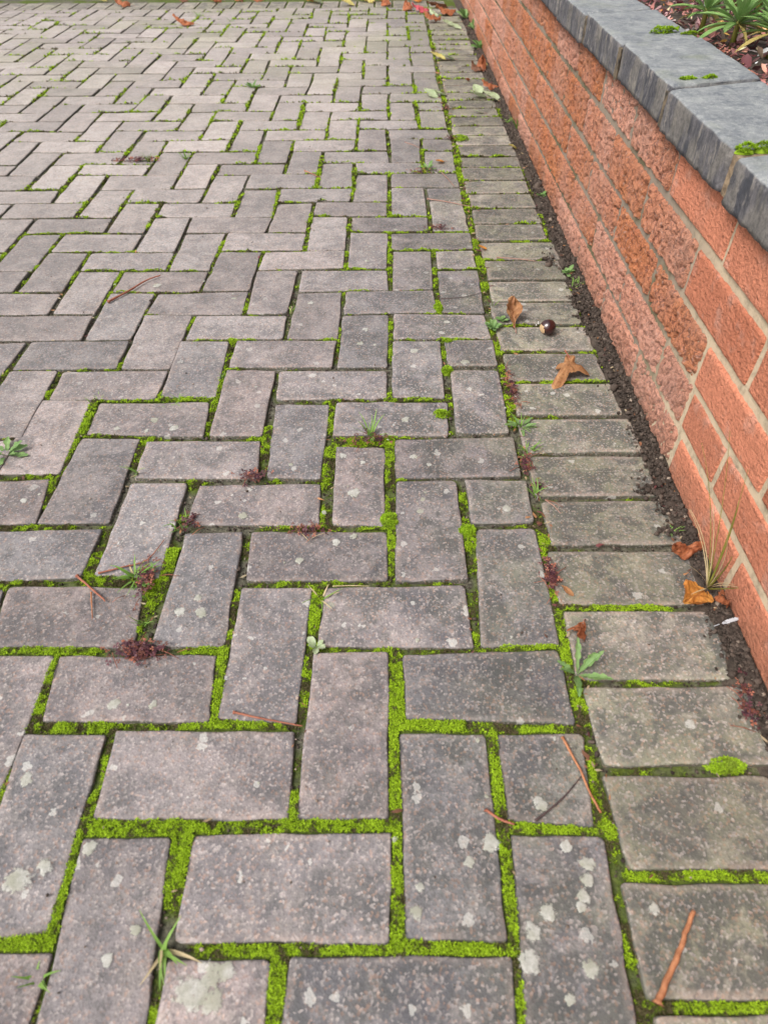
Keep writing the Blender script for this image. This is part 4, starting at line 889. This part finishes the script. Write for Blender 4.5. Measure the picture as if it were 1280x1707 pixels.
# the large curled leaf below the conker: an arched blade with three points, one drawn out into a tail
def curled_leaf():
    P = (0.5159,0.8733); root = tag(empty('fallen_leaf', (P[0], P[1], 0)), 'large curled brown leaf arching over the edging below the conker', 'leaf', 'leaves fallen on the paving')
    tips = [(-0.75, 0.0310, -0.25), (1.45, 0.0310, 0.006), (0.28, 0.043, 0.0), (2.75, 0.026, 0.0), (-2.15, 0.056, 0.0)]
    V = [(0, 0, 0.020)]; uv = [(0.3, 0.5)]; F = []; na, nr = 60, 9
    for a in range(na):
        an = 2*math.pi*a/na; rad = 0.0175
        for ta, tl, _ in [(-0.12, .040, 0), (1.35, .034, 0), (2.65, .034, 0), (-2.20, .060, 0)]:
            d = abs((an-ta+math.pi) % (2*math.pi)-math.pi); wdt = 0.72 if tl < .05 else 0.42
            rad = max(rad, tl*math.exp(-(d/wdt)**1.3))
        rad *= 1+0.13*mnoise.noise(Vector((an*4, 2, 1)))+0.07*mnoise.noise(Vector((an*11, 5, 1)))
        for r in range(1, nr+1):
            q = r/nr; rr = rad*q; x, y = rr*math.cos(an), rr*math.sin(an)
            z = 0.024 - 17.0*(rr**2)*(0.8 if rad < .05 else 0.42)
            curl = 0.55 if abs((an-2.65+math.pi) % (2*math.pi)-math.pi) < 0.7 else 0
            if curl: x *= 1-0.35*q*q; z -= 0.004*q*q
            if abs((an-1.35+math.pi) % (2*math.pi)-math.pi) < 0.45: z += 0.012*q*q; 
            z += 0.0034*mnoise.noise(Vector((x*70, y*70, 4)))+0.0016*mnoise.noise(Vector((x*190, y*190, 7)))-0.0022*abs(math.sin(an*2.5))*q
            V.append((x, y, max(0.0012, z))); uv.append((q*0.9, 0.5+0.4*math.sin(an*2)))
    for a in range(na):
        b = (a+1) % na; F.append((0, 1+a*nr, 1+b*nr))
        for r in range(nr-1): F.append((1+a*nr+r, 1+a*nr+r+1, 1+b*nr+r+1, 1+b*nr+r))
    link('blade', mesh('leaf_blade', V, F, True, uv), ML['tan'], root)
    v2, f2 = tube([(0.004, 0.010, 0.021), (0.003, 0.024, 0.024), (-0.001, 0.040, 0.026)], 0.0013, 0.0016, 6)
    link('stalk', mesh('leaf_stalk', v2, f2, True), M_TWIG['red'], root)
curled_leaf()

# ---- the conker
def conker():
    P = (0.5031,1.0137); root = tag(empty('conker', (P[0], P[1], 0)), 'shiny dark brown conker lying on the edging course', 'conker')
    V = []; F = []; n, m = 32, 20; r = 0.0152; VV = []; hil = []
    for a in range(m+1):
        th = math.pi*a/m
        for b in range(n):
            ph = 2*math.pi*b/n; d = Vector((math.sin(th)*math.cos(ph), math.sin(th)*math.sin(ph), math.cos(th)))
            k = r*(1+0.03*mnoise.noise(d*1.7)); p = Vector((d.x*k*1.02, d.y*k*1.0, d.z*k*0.97))
            hx = d.dot(Vector((-0.86, -0.36, -0.10)).normalized())
            if hx > 0.82: p -= Vector((-0.86, -0.36, -0.1)).normalized()*(hx-0.82)*r*0.55
            V.append((p.x, p.y, p.z+r*0.955))
            hil.append(hx)
    for a in range(m):
        for b in range(n): F.append((a*n+b, a*n+(b+1) % n, (a+1)*n+(b+1) % n, (a+1)*n+b))
    f1 = [f for f in F if sum(hil[q] for q in f)/4 <= 0.83]; f2 = [f for f in F if sum(hil[q] for q in f)/4 > 0.83]
    t = NT('conker shell'); oc = t.coord('Object'); c = t.mix(t.ramp(t.noise(oc, 90, 4, 0.6, 1.5), [(0.35, 0), (0.7, 1)]), (0.018, 0.004, 0.005), (0.055, 0.012, 0.010))
    mm = t.done(c, 0.22, None, 0.6); t.b.inputs['Coat Weight'].default_value = 0.4; t.b.inputs['Coat Roughness'].default_value = 0.12
    link('shell', mesh('conker_shell', V, f1, True), mm, root)
    link('seed_scar', mesh('conker_scar', V, f2, True), plain('conker scar', (0.42, 0.27, 0.14), (0.55, 0.38, 0.22), 120, 0.8), root)
conker()
# bits of white grit and husk by the conker
gr_root = tag(empty('husk_fragment', (*(0.4922,1.0474), 0)), 'small white husk crumbs beside the conker', 'husk')
for k, (dx, dy, s) in enumerate(((0, 0, .0020), (-.005, -.005, .0016), (.001, .007, .0014))):
    V = [tuple(Vector(p)*s*random.uniform(.7, 1.3)+Vector((dx, dy, s*.8+.001))) for p in IV]; link('crumb', mesh('husk_crumb', V, [tuple(f) for f in IF]), plain('husk white', (0.5, 0.48, 0.44), (0.66, 0.64, 0.6), 200, 0.9), gr_root)

# ---- twigs and stalks: polylines on the ground
def twig(name, pts, r0, r1, mat, label, cat='twig', zs=None, knob=True):
    x0, y0 = pts[0]; P = []; n = 22; r = random.Random(int(abs(x0*9999)))
    ctrl = [Vector((p[0]-x0, p[1]-y0, 0)) for p in pts]; zs = zs or [max(r0, r1)+0.0012]*len(pts)
    for c_, z in zip(ctrl, zs): c_.z = z
    for i in range(n+1):
        t_ = i/n*(len(ctrl)-1); a = min(int(t_), len(ctrl)-2); f = t_-a
        g = lambda k: ctrl[min(max(k, 0), len(ctrl)-1)]
        p0, p1, p2, p3 = g(a-1), g(a), g(a+1), g(a+2)
        q = 0.5*((2*p1)+(p2-p0)*f+(2*p0-5*p1+4*p2-p3)*f*f+(3*p1-p0-3*p2+p3)*f**3)
        P.append(q+Vector((r.gauss(0, r0*.07), r.gauss(0, r0*.07), abs(r.gauss(0, r0*.08)))))
    r0 *= 0.72; r1 *= 0.48
    V, F = tube(P, r0, r1, 7)
    for i_ in range(len(P)):
        k_ = 1+0.22*mnoise.noise(Vector((i_*1.7, x0*50, y0*50)))
        for a_ in range(7): V[i_*7+a_] = tuple(P[i_]+(Vector(V[i_*7+a_])-P[i_])*k_)
    if knob:
        for k in range(7): V[k] = tuple(P[0]+(Vector(V[k])-P[0])*1.7)
    return tag(link(name, mesh(name, V, F, True), M_TWIG.get(mat, None) or {'straw': M_STRAW, 'olive': M_OLIVE}[mat], None, (x0, y0, 0)), label, cat)
TW = [
 ([(-0.3873,1.1392),(-0.3571,1.1851),(-0.3307,1.2332),(-0.3057,1.2551)], .0032, .0024, 'red', 'reddish brown curved twig lying across blocks on the left'),
 ([(0.4145,-0.0431),(0.4436,-0.0067),(0.4662,0.0246)], .0042, .0044, 'orange', 'thick orange stalk on the nearest edging block'),
 ([(0.3376,0.1038),(0.3668,0.1241),(0.3910,0.1471)], .0017, .0011, 'dark', 'thin dark bent twig on the cut half block'),
 ([(0.3795,0.1894),(0.3912,0.1547),(0.3960,0.1330),(0.4032,0.1106)], .0020, .0024, 'orange', 'orange stalk along the edging joint beside the dark twig'),
 ([(0.2888,0.1142),(0.3021,0.1049),(0.3163,0.0998)], .0022, .0022, 'red', 'short reddish twig lying across the joint by lichen spots'),
 ([(0.0208,0.2192),(0.0552,0.2113),(0.0991,0.2028)], .0020, .0014, 'red', 'long reddish stalk lying in the mossy cross joint'),
 ([(-0.2160,0.4127),(-0.1895,0.3909),(-0.1667,0.3717)], .0024, .0020, 'red', 'short reddish twig pointing down on the left block'),
 ([(-0.1895,0.3861),(-0.1756,0.3460)], .0014, .0012, 'orange', 'tiny orange needle below the reddish twig'),
 ([(-0.1897,0.4177),(-0.1607,0.4278),(-0.1317,0.4401),(-0.1159,0.4768)], .0018, .0012, 'red', 'long thin red stem above the purple weed patch'),
 ([(0.3058,1.1502),(0.3500,1.1548),(0.3922,1.1750)], .0012, .0010, 'dark', 'fine black stalk across the block left of the edging'),
 ([(0.4442,1.3374),(0.4872,1.3309),(0.5289,1.3184)], .0019, .0012, 'pinkish', 'pinkish leaf stalk on the edging below the moss'),
 ([(0.3005,1.6843),(0.3592,1.6592),(0.4219,1.6229)], .0022, .0013, 'pinkish', 'brown stalk crossing the joint left of the edging'),
 ([(0.3443,1.8961),(0.3627,1.8348),(0.3784,1.7719)], .0020, .0014, 'pinkish', 'short pale stalk below the small orange leaf'),
 ([(-0.0423,1.8975),(-0.0197,1.8734),(0.0045,1.8450)], .0020, .0016, 'orange', 'tiny orange needle far off on the middle blocks'),
 ([(0.1214,0.3957),(0.1447,0.3966),(0.1681,0.3956)], .0010, .0008, 'straw', 'straw stem lying along the joint beside a weed'),
 ([(0.4224,0.5531),(0.4325,0.5408),(0.4400,0.5251)], .0012, .0009, 'pinkish', 'thin stem beside the weed in the edging joint'),
 ([(0.2512,2.1435),(0.2785,2.1148),(0.2961,2.0867)], .0016, .0012, 'pinkish', 'tiny pinkish needle on the far middle block'),
]
for pts, r0, r1, mt, lab in TW: twig('twig', pts, r0, r1, mt, lab)
# ---- white feather
def feather():
    a, b = Vector((*(0.5911,0.3314), 0)), Vector((*(0.6242,0.3375), 0)); d = b-a; root = tag(empty('feather', tuple(a), math.atan2(d.y, d.x)), 'small white feather at the foot of the wall', 'feather')
    L = d.length*1.0; V = []; F = []; n = 26
    for k in range(n):
        u = k/(n-1); x = L*(0.28+0.72*u); wd = 0.0022*math.sin(math.pi*(0.12+0.88*u)**0.9)+0.0004; wd *= random.uniform(0.72, 1.1)
        z = 0.006+0.010*u*(1-u)+0.004*u
        V += [(x, 0, z), (x+wd*0.9, wd, z+0.0015), (x+wd*0.9, -wd, z+0.001)]
    for k in range(n-1):
        i = k*3; F += [(i, i+3, i+4, i+1), (i, i+2, i+5, i+3)]
    mw = plain('feather white', (0.48, 0.48, 0.50), (0.60, 0.60, 0.62), 60, 0.6, 0.3)
    link('vane', mesh('feather_vane', V, F, True), mw, root)
    v2, f2 = tube([(0, 0, 0.004), (L*0.5, 0, 0.0095), (L, 0, 0.010)], 0.0006, 0.0002, 5); link('quill', mesh('feather_quill', v2, f2, True), mw, root)
feather()

# ---- weeds
WG = 'weeds growing in the joints'
def grass_tuft(place, n, L, label, W=0.0022, straw=0, spread=1.0, name='grass_tuft', z=-0.003, group=WG, mat=None, bend=1.0, lean=(0.15, 0.9)):
    root = tag(empty(name, (place[0], place[1], z)), label, 'grass', group); r = random.Random(int(abs(place[0]*3571+place[1]*911)*100))
    for k in range(n):
        az = r.uniform(0, 6.28); le = r.uniform(*lean); V, F = blade_geo(L*r.uniform(.55, 1.1), W*r.uniform(.7, 1.2), le, bend*r.uniform(.2, 1.2), az, 7, k)
        V = [(p[0]+r.gauss(0, .002*spread), p[1]+r.gauss(0, .002*spread), p[2]) for p in [V[0]]][:0] or [(p[0]+math.cos(k*2.4)*.0022*spread, p[1]+math.sin(k*2.4)*.0022*spread, max(p[2], 0.0)) for p in V]
        link('blade', mesh('grass_blade', V, F, True), M_STRAW if k < straw else (mat or M_GRASS), root)
    return root
def rosette(place, n, L, W, label, mat='weed', lobes=0, serr=0.0, elev=(0.15, 0.6), curl=-0.5, z=-0.002, name='rosette_weed', group=WG, grass=0, tipw=1.0, shape=1.6, cat='weed', nu=12, nv=4, fold=0.25, old=0, rings=1):
    root = tag(empty(name, (place[0], place[1], z)), label, cat, group); r = random.Random(int(abs(place[0]*3571+place[1]*911)*100)+1)
    for k in range(n):
        az = k*2.39996+r.gauss(0, .2); l = L*r.uniform(.65, 1.1); q = k/max(1, n-1); el = elev[0]+(elev[1]-elev[0])*q+r.gauss(0, .08)
        V, F, uv = leaf_geo(l, W*r.uniform(.8, 1.15)*(l/L)**.5, nu, nv, curl*r.uniform(.5, 1.3), 0.3, fold, r.gauss(0, .2), 0.0008, serr, lobes, k, shape, tipw)
        V = rot(V, (el, 0, az-math.pi/2)); V = [(p[0], p[1], max(p[2], 0.0045-z*0.0) if cat == 'weed' and math.hypot(p[0], p[1]) > .01 else p[2]) for p in V]
        link('leaf', mesh('weed_leaf', V, F, True, uv), ML['oldbed'] if k < old else ML[mat], root)
    for k in range(grass):
        V, F = blade_geo(L*r.uniform(.6, 1.1), .0018, r.uniform(.2, 1.0), r.uniform(.2, 1), r.uniform(0, 6.28), 7, k); link('blade', mesh('grass_blade', V, F, True), M_GRASS, root)
    return root
def purple(place, n, rx, ry, label, straw=0, green=0.0, name='purple_weed', az=0.0, size=.0040):
    """low creeping weed: many three-part leaves on thin stems"""
    g = random.Random(int(abs(place[0]*3571+place[1]*911)*100)+2); V = []; F = []; C = []
    pal = [(0.065, 0.022, 0.030), (0.11, 0.038, 0.042), (0.05, 0.02, 0.028), (0.14, 0.055, 0.04), (0.30, 0.11, 0.07), (0.11, 0.045, 0.055)]
    for k in range(n):
        a, b = g.gauss(0, rx*.42), g.gauss(0, ry*.42); x = a*math.cos(az)-b*math.sin(az); y = a*math.sin(az)+b*math.cos(az)
        h = 0.002+max(0, g.gauss(0.005, 0.003)); c = g.choice(pal); rim = (a/rx)**2+(b/ry)**2
        if rim > .5 and g.random() < .3: c = pal[3+g.randrange(2)]
        if g.random() < green: c = (0.12, 0.22, 0.05)
        a0 = g.uniform(0, 6.28); s = size*g.uniform(.5, 1.05); tl = g.uniform(-.5, .5); tm = g.uniform(-.5, .5)
        for t_ in range(3):
            an = a0+t_*2.094; o = len(V)
            for (u, w_) in ((0, 0), (.55, .42), (1.0, .34), (.85, 0), (1.0, -.34), (.55, -.42)):
                px = (u*math.cos(an)-w_*math.sin(an))*s; py = (u*math.sin(an)+w_*math.cos(an))*s
                V.append((x+px, y+py, max(0.0015, h+px*tl+py*tm-abs(w_)*s*.3))); C.append(tuple(q*(0.8+.5*u) for q in c))
            F += [(o, o+1, o+2, o+3), (o, o+3, o+4, o+5)]
    root = tag(empty(name, (place[0], place[1], 0)), label, 'weed', WG)
    me = bigmesh('purple_leaves', np.array(V), np.array(F), np.array(C)); tag(link('foliage', me, M_PURPLE, root), kind='stuff')
    for k in range(max(3, n//14)):
        a, b = g.gauss(0, rx*.5), g.gauss(0, ry*.5); an = g.uniform(0, 6.28); l = g.uniform(.012, .03)
        v, f = tube([(a, b, .001), (a+math.cos(an)*l*.5, b+math.sin(an)*l*.5, .005), (a+math.cos(an)*l, b+math.sin(an)*l, .004)], .0006, .0004, 4)
        link('stem', mesh('weed_stem', v, f, True), M_STRAW if k < straw else M_TWIG['red'], root)
    return root
rosette((0.4122,0.2680), 9, .040, .0105, 'bright green toothed rosette weed in the edging joint', 'bluish', 4, .30, (.25, .95), -.45, shape=1.5, nu=26, nv=6)
grass_tuft((0.1658,0.7015), 16, .048, 'grass tuft sprouting from a purple weed on the middle joint', .0026)
purple((0.1660,0.6894), 60, .050, .014, 'purple weed around the foot of the middle grass tuft')
grass_tuft((-0.0070,-0.0045), 11, .042, 'pale spidery grass weed in the nearest left joint', .0030, straw=3, lean=(.3, 1.3))
rosette((-0.4089,0.6618), 9, .036, .012, 'pale green feathery rosette at the left edge', 'bluish', 3, 0, (.15, .8), -.4)
grass_tuft((-0.1807,0.8008), 18, .022, 'low wide grass tuft along a cross joint on the left', .0020, spread=6, lean=(.6, 1.3))
grass_tuft((-0.3165,0.8070), 8, .018, 'sparse short grass at a block corner on the left', .0016, spread=4)
grass_tuft((-0.1893,0.6145), 9, .030, 'small grass sprout beside a left joint', .0022, straw=2)
rosette((0.4118,0.7247), 8, .034, .009, 'grey green long leaved weed at the edging joint', 'bluish', 2, 0, (.2, .9), -.4, grass=6)
grass_tuft((0.4146,0.6645), 14, .030, 'green grass below the grey green weed', .0018, spread=2)
rosette((0.4014,1.0324), 13, .020, .009, 'bluish clover like weed left of the tan curled leaf', 'bluish', 0, 0, (.15, .9), -.4, z=.001)
rosette((0.4212,1.0595), 8, .016, .007, 'small clover like sprig tucked against the tan leaf', 'bluish', 0, 0, (.3, .9), -.4, z=.001)
grass_tuft((0.4115,1.1216), 9, .026, 'fine grass above the clover like weed', .0014)
purple((0.4097,0.8283), 90, .014, .060, 'purple weed filling the edging joint below the clover')
purple((0.4054,0.6278), 60, .012, .026, 'small purple weed in the edging joint below the green grass', green=.1)
grass_tuft((0.4112,0.5657), 12, .028, 'grass sprig in the edging joint with a thin stem', .0018)
purple((0.4177,0.5784), 24, .012, .020, 'reddish weed around the grass sprig', green=.3)
purple((0.4065,0.4116), 80, .011, .026, 'purple weed in the edging joint beside the tiny tan leaf')
grass_tuft((-0.1409,0.4135), 18, .040, 'green grass tuft above the purple patch on the left', .0024, straw=2, lean=(.3, 1.2))
purple((-0.1219,0.4104), 110, .016, .035, 'purple weed running down the left joint', green=.12)
purple((-0.1055,0.2982), 150, .034, .016, 'dark purple patch with coppery rim on the left cross joint', size=.0045)
grass_tuft((-0.1102,0.3395), 6, .024, 'thin green sprout just above the coppery purple patch', .0018)
purple((-0.0086,0.6041), 60, .028, .012, 'reddish purple weed on the cross joint left of the middle')
purple((0.0800,0.4917), 60, .030, .012, 'purple weed with straw stems on the cross joint', straw=3)
grass_tuft((-0.1000,0.5074), 16, .026, 'green grass running along the slanting left joint', .0018, spread=4)
purple((-0.0871,0.5108), 30, .014, .02, 'little purple weed beside the slanting left joint')
rosette((0.1068,0.3061), 6, .016, .008, 'tiny pale green seedling in the joint', 'pale', 0, 0, (.3, .9), -.3)
grass_tuft((0.1070,0.3775), 10, .034, 'dry straw weed at a joint corner in the middle', .0018, straw=7, lean=(.6, 1.3))
grass_tuft((-0.0031,1.1012), 8, .022, 'small yellowish sprout in the middle distance', .0020, straw=3)
grass_tuft((-0.1048,0.8722), 7, .018, 'tiny sprout at a block corner left of the middle', .0016)
rosette((-0.3201,2.7937), 10, .040, .013, 'small green weed alone in the far distance', 'weed', 0, .2, (.3, 1.0), -.3)
grass_tuft((-0.4091,2.0135), 14, .036, 'green tuft beside a pale block far left', .0030)
grass_tuft((-0.5163,1.9947), 14, .036, 'green tuft left of the pale block far left', .0030)
purple((-0.5524,1.9953), 60, .08, .012, 'brown purple weed along a far left cross joint', size=.007)
purple((0.3218,1.4987), 50, .030, .012, 'dry purple weed on a cross joint beside the edging')
rosette((0.3105,1.9111), 9, .028, .010, 'bluish weed below the small orange leaf', 'bluish', 0, 0, (.3, 1.0), -.3)
purple((0.2888,1.8874), 60, .040, .014, 'purple weed at the foot of the bluish weed')
purple((0.3982,2.1754), 50, .026, .014, 'purple weed at the edging joint in the distance')
purple((0.4058,2.4978), 50, .022, .03, 'distant purple weed in the edging joint')
rosette((0.5891,1.2568), 9, .022, .010, 'round leaved green weed at the foot of the wall', 'bluish', 0, 0, (.3, 1.0), -.3, z=.002)
grass_tuft((0.5953,1.2019), 12, .022, 'short grass at the foot of the wall', .0016, z=.002, spread=3)
rosette((0.6037,1.6923), 9, .020, .009, 'little round leaved weed on soil by the wall', 'weed', 0, 0, (.3, 1.0), -.3, z=.003)
grass_tuft((0.6180,2.2550), 16, .055, 'bright green grass clump growing against the wall', .0055, lean=(.1, .6), z=.002)
grass_tuft((0.5966,2.3310), 8, .030, 'pale grass sprigs left of the bright green clump', .0030, z=.002)
rosette((0.6113,3.4008), 14, .055, .020, 'leafy green weed against the far wall', 'weed', 0, .2, (.3, 1.1), -.3, z=.002)
rosette((0.6037,4.0694), 8, .070, .032, 'mint green weed at the far foot of the wall', 'bluish', 0, 0, (.4, 1.1), -.3, z=.002)
rosette((0.6256,3.7775), 7, .060, .030, 'mint leaved weed below the far mint weed', 'bluish', 0, 0, (.4, 1.1), -.3, z=.002)
grass_tuft((-0.1094,-0.0251), 8, .020, 'tiny sprout in the lowest left joint', .0020)
grass_tuft((0.5854,0.4896), 10, .022, 'small green grass beneath the rust leaf', .0014)
grass_tuft((-1.2978,4.5445), 14, .060, 'green weed beside a far left leaf', .0050)
grass_tuft((-0.8101,4.2311), 10, .045, 'low green weed on the far joints', .0040, lean=(.6, 1.3))
grass_tuft((-0.6068,4.0653), 10, .040, 'low green weed right of the lone rust leaf', .0040, lean=(.6, 1.3))
purple((0.5978,0.2476), 40, .014, .030, 'dark purple weed in the soil near the wall end')
purple((0.5901,0.2182), 24, .012, .020, 'lowest purple weed in the soil by the wall')
# tall dry grass against the wall: each stem leans out from one base
def tall_grass():
    P = (0.602, (0.6161,0.3883)[1]); root = tag(empty('tall_grass', (P[0], P[1], 0.004)), 'tall olive and straw grass stems rising against the wall', 'grass')
    for k, (tx, ty, tz, r0, mat, bow) in enumerate((
        (-.012, .010, .150, .0022, M_OLIVE, .03), (-.020, -.035, .105, .0019, M_OLIVE, -.02), (-.030, .060, .085, .0013, M_STRAW, .02), (-.022, .075, .070, .0011, M_STRAW, .01),
        (-.012, -.060, .080, .0016, M_OLIVE, .02), (-.028, .10, .16, .0009, M_OLIVE, .02), (-.01, .085, .19, .0009, M_OLIVE, .01), (-.012, .05, .105, .0010, M_STRAW, .015), (-.006, .03, .18, .0009, M_OLIVE, -.01), (-.03, -.02, .13, .0010, M_STRAW, .01))):
        pts = [(tx*u*u+0*bow, ty*(u*(1+bow*10*(1-u))), tz*(u-0.15*u*u)/0.85) for u in [q/8 for q in range(9)]]
        v, f = tube(pts, r0*.72, r0*.22, 5); link('stem', mesh('grass_stem', v, f, True), mat, root)
    for k in range(5):
        V, F = blade_geo(random.uniform(.03, .055), .0020, random.uniform(.2, .9), .8, random.uniform(1.6, 4.7), 7, k); link('dry_blade', mesh('dry_blade', V, F, True), M_STRAW, root)
tall_grass()

# ---- moss cushions on the coping and on the edging
def cushion(name, place, z, rx, ry, h, label, seed, rz=0.0, dens=0.0017):
    g = np.random.default_rng(seed); n = int(rx*ry*math.pi/(dens*dens)*1.1); a = g.uniform(0, 2*np.pi, n); q = np.sqrt(g.uniform(0, 1, n))*(0.8+0.35*vn(np.cos(a)*2+seed, np.sin(a)*2, seed))
    x = q*np.cos(a)*rx; y = q*np.sin(a)*ry; zz = h*np.clip(1-q*q, 0, 1)**.6*(.6+.7*vn(x*110, y*110, seed))
    col = moss_colour(x+seed, y, np.full(n, 1.15)+0*x, g); lime = np.array([0.30, 0.47, 0.02])*g.uniform(0.6, 1.15, (n, 1)); col = col*0.35+lime*0.65
    V, T, C = tufts(np.c_[x, y, zz], np.full(n, .0030)*g.uniform(.7, 1.2, n), col, 7, .97, seed)
    # a solid body under the shoots
    m = 24; bv = [(0, 0, h*.4)]; bf = []
    for r_, zf in ((.5, .32), (.85, .1), (1.0, -.3)):
        for k in range(m): an = 2*math.pi*k/m; bv.append((math.cos(an)*rx*r_*.92, math.sin(an)*ry*r_*.92, h*zf))
    for k in range(m): bf += [(0, 1+k, 1+(k+1) % m)]
    bq = [(1+r_*m+k, 1+(r_+1)*m+k, 1+(r_+1)*m+(k+1) % m, 1+r_*m+(k+1) % m) for r_ in range(2) for k in range(m)]
    root = tag(empty(name, (place[0], place[1], z), rz), label, 'moss')
    tag(link('shoots', bigmesh('moss_shoots', V, T, C), M_MOSS, root), kind='stuff')
    link('cushion', mesh('moss_body', bv, bf+bq, True), plain('moss body', (0.15, 0.24, 0.012), (0.24, 0.35, 0.016), 200, 0.95), root)
CT = 0.4185
cushion('moss_cushion', (0.7126,1.3697), CT-.003, .033, .010, .014, 'largest lime moss cushion along the second visible coping joint', 301, .25)
cushion('moss_cushion', (0.7536,1.3580), CT-.003, .020, .006, .006, 'thin moss streak right of the large coping cushion', 302, .25)
cushion('moss_cushion', (0.6464,1.0299), CT-.003, .019, .008, .009, 'moss cushion at the left of the nearer coping joint', 303, .25)
cushion('moss_cushion', (0.6771,1.0325), CT-.003, .019, .007, .008, 'moss streak at the right of the nearer coping joint', 304, .25)
cushion('moss_cushion', (0.6195,0.7266), CT-.003, .013, .007, .008, 'moss at the front end of the nearest coping joint', 305)
cushion('moss_cushion', (0.6424,0.7305), CT-.003, .013, .007, .008, 'moss at the right of the nearest coping joint', 306)
cushion('moss_cushion', (0.5459,0.1596), -.003, .022, .0085, .009, 'oblong bright moss cushion between the edging blocks near the wall', 307)
cushion('moss_cushion', (0.2827,0.7575), -.002, .013, .011, .010, 'round lime moss ball in the joint right of the middle', 308)
cushion('moss_cushion', (0.3013,0.8882), -.002, .011, .010, .009, 'smaller lime moss ball above the other', 309)
cushion('moss_cushion', (0.3089,0.9872), -.002, .011, .008, .008, 'lime moss ball at the head of its joint', 310)
cushion('moss_cushion', (0.2976,1.1154), -.002, .010, .016, .008, 'upright oval moss cushion in the short joint', 311)
cushion('moss_cushion', (0.3042,0.4931), -.002, .013, .011, .010, 'plump moss cushion at the foot of the joint beside dark blocks', 312)
cushion('moss_cushion', (0.1951,0.5143), -.003, .013, .016, .010, 'plump moss cushion on the central joint', 313)
cushion('moss_cushion', (0.4252,2.1807), -.002, .030, .030, .010, 'flat moss cushion on the far edging beside purple weed', 314, dens=.003)

# ---- plants in the bed: rosettes of narrow leaves
BP = [((0.8581,1.4024), 40, .085, .0125, 'large green rosette with narrow leaves in the bed', 4), ((0.8392,1.5250), 26, .070, .012, 'green rosette at the left of the bed plants', 3), ((0.9016,1.3312), 34, .080, .0125, 'green rosette at the right edge of the bed', 7), ((0.9465,1.7453), 30, .085, .0125, 'rosette behind the large green rosette', 2), ((1.0144,1.6856), 34, .085, .0125, 'rosette at the back right of the bed', 2)]
for pl, n, L, W, lab, old in BP:
    rosette(pl, n, L, W, lab, 'bed', 0, 0, (-.25, 1.35), -.45, z=BZ+.030, name='bed_plant', group='rosette plants in the bed', cat='plant', shape=1.25, fold=.3, old=old, nu=10)
    v, f = tube([(0, 0, -.04), (0, 0, 0), (.001, 0, .012)], .006, .004, 7); st = link('stem', mesh('plant_stem', v, f, True), M_OLIVE, [o for o in COL.objects if o.name.startswith('bed_plant')][-1])
print('objects', len(bpy.data.objects), 'tris', sum(sum(len(p.vertices)-2 for p in m_.polygons) for m_ in bpy.data.meshes))
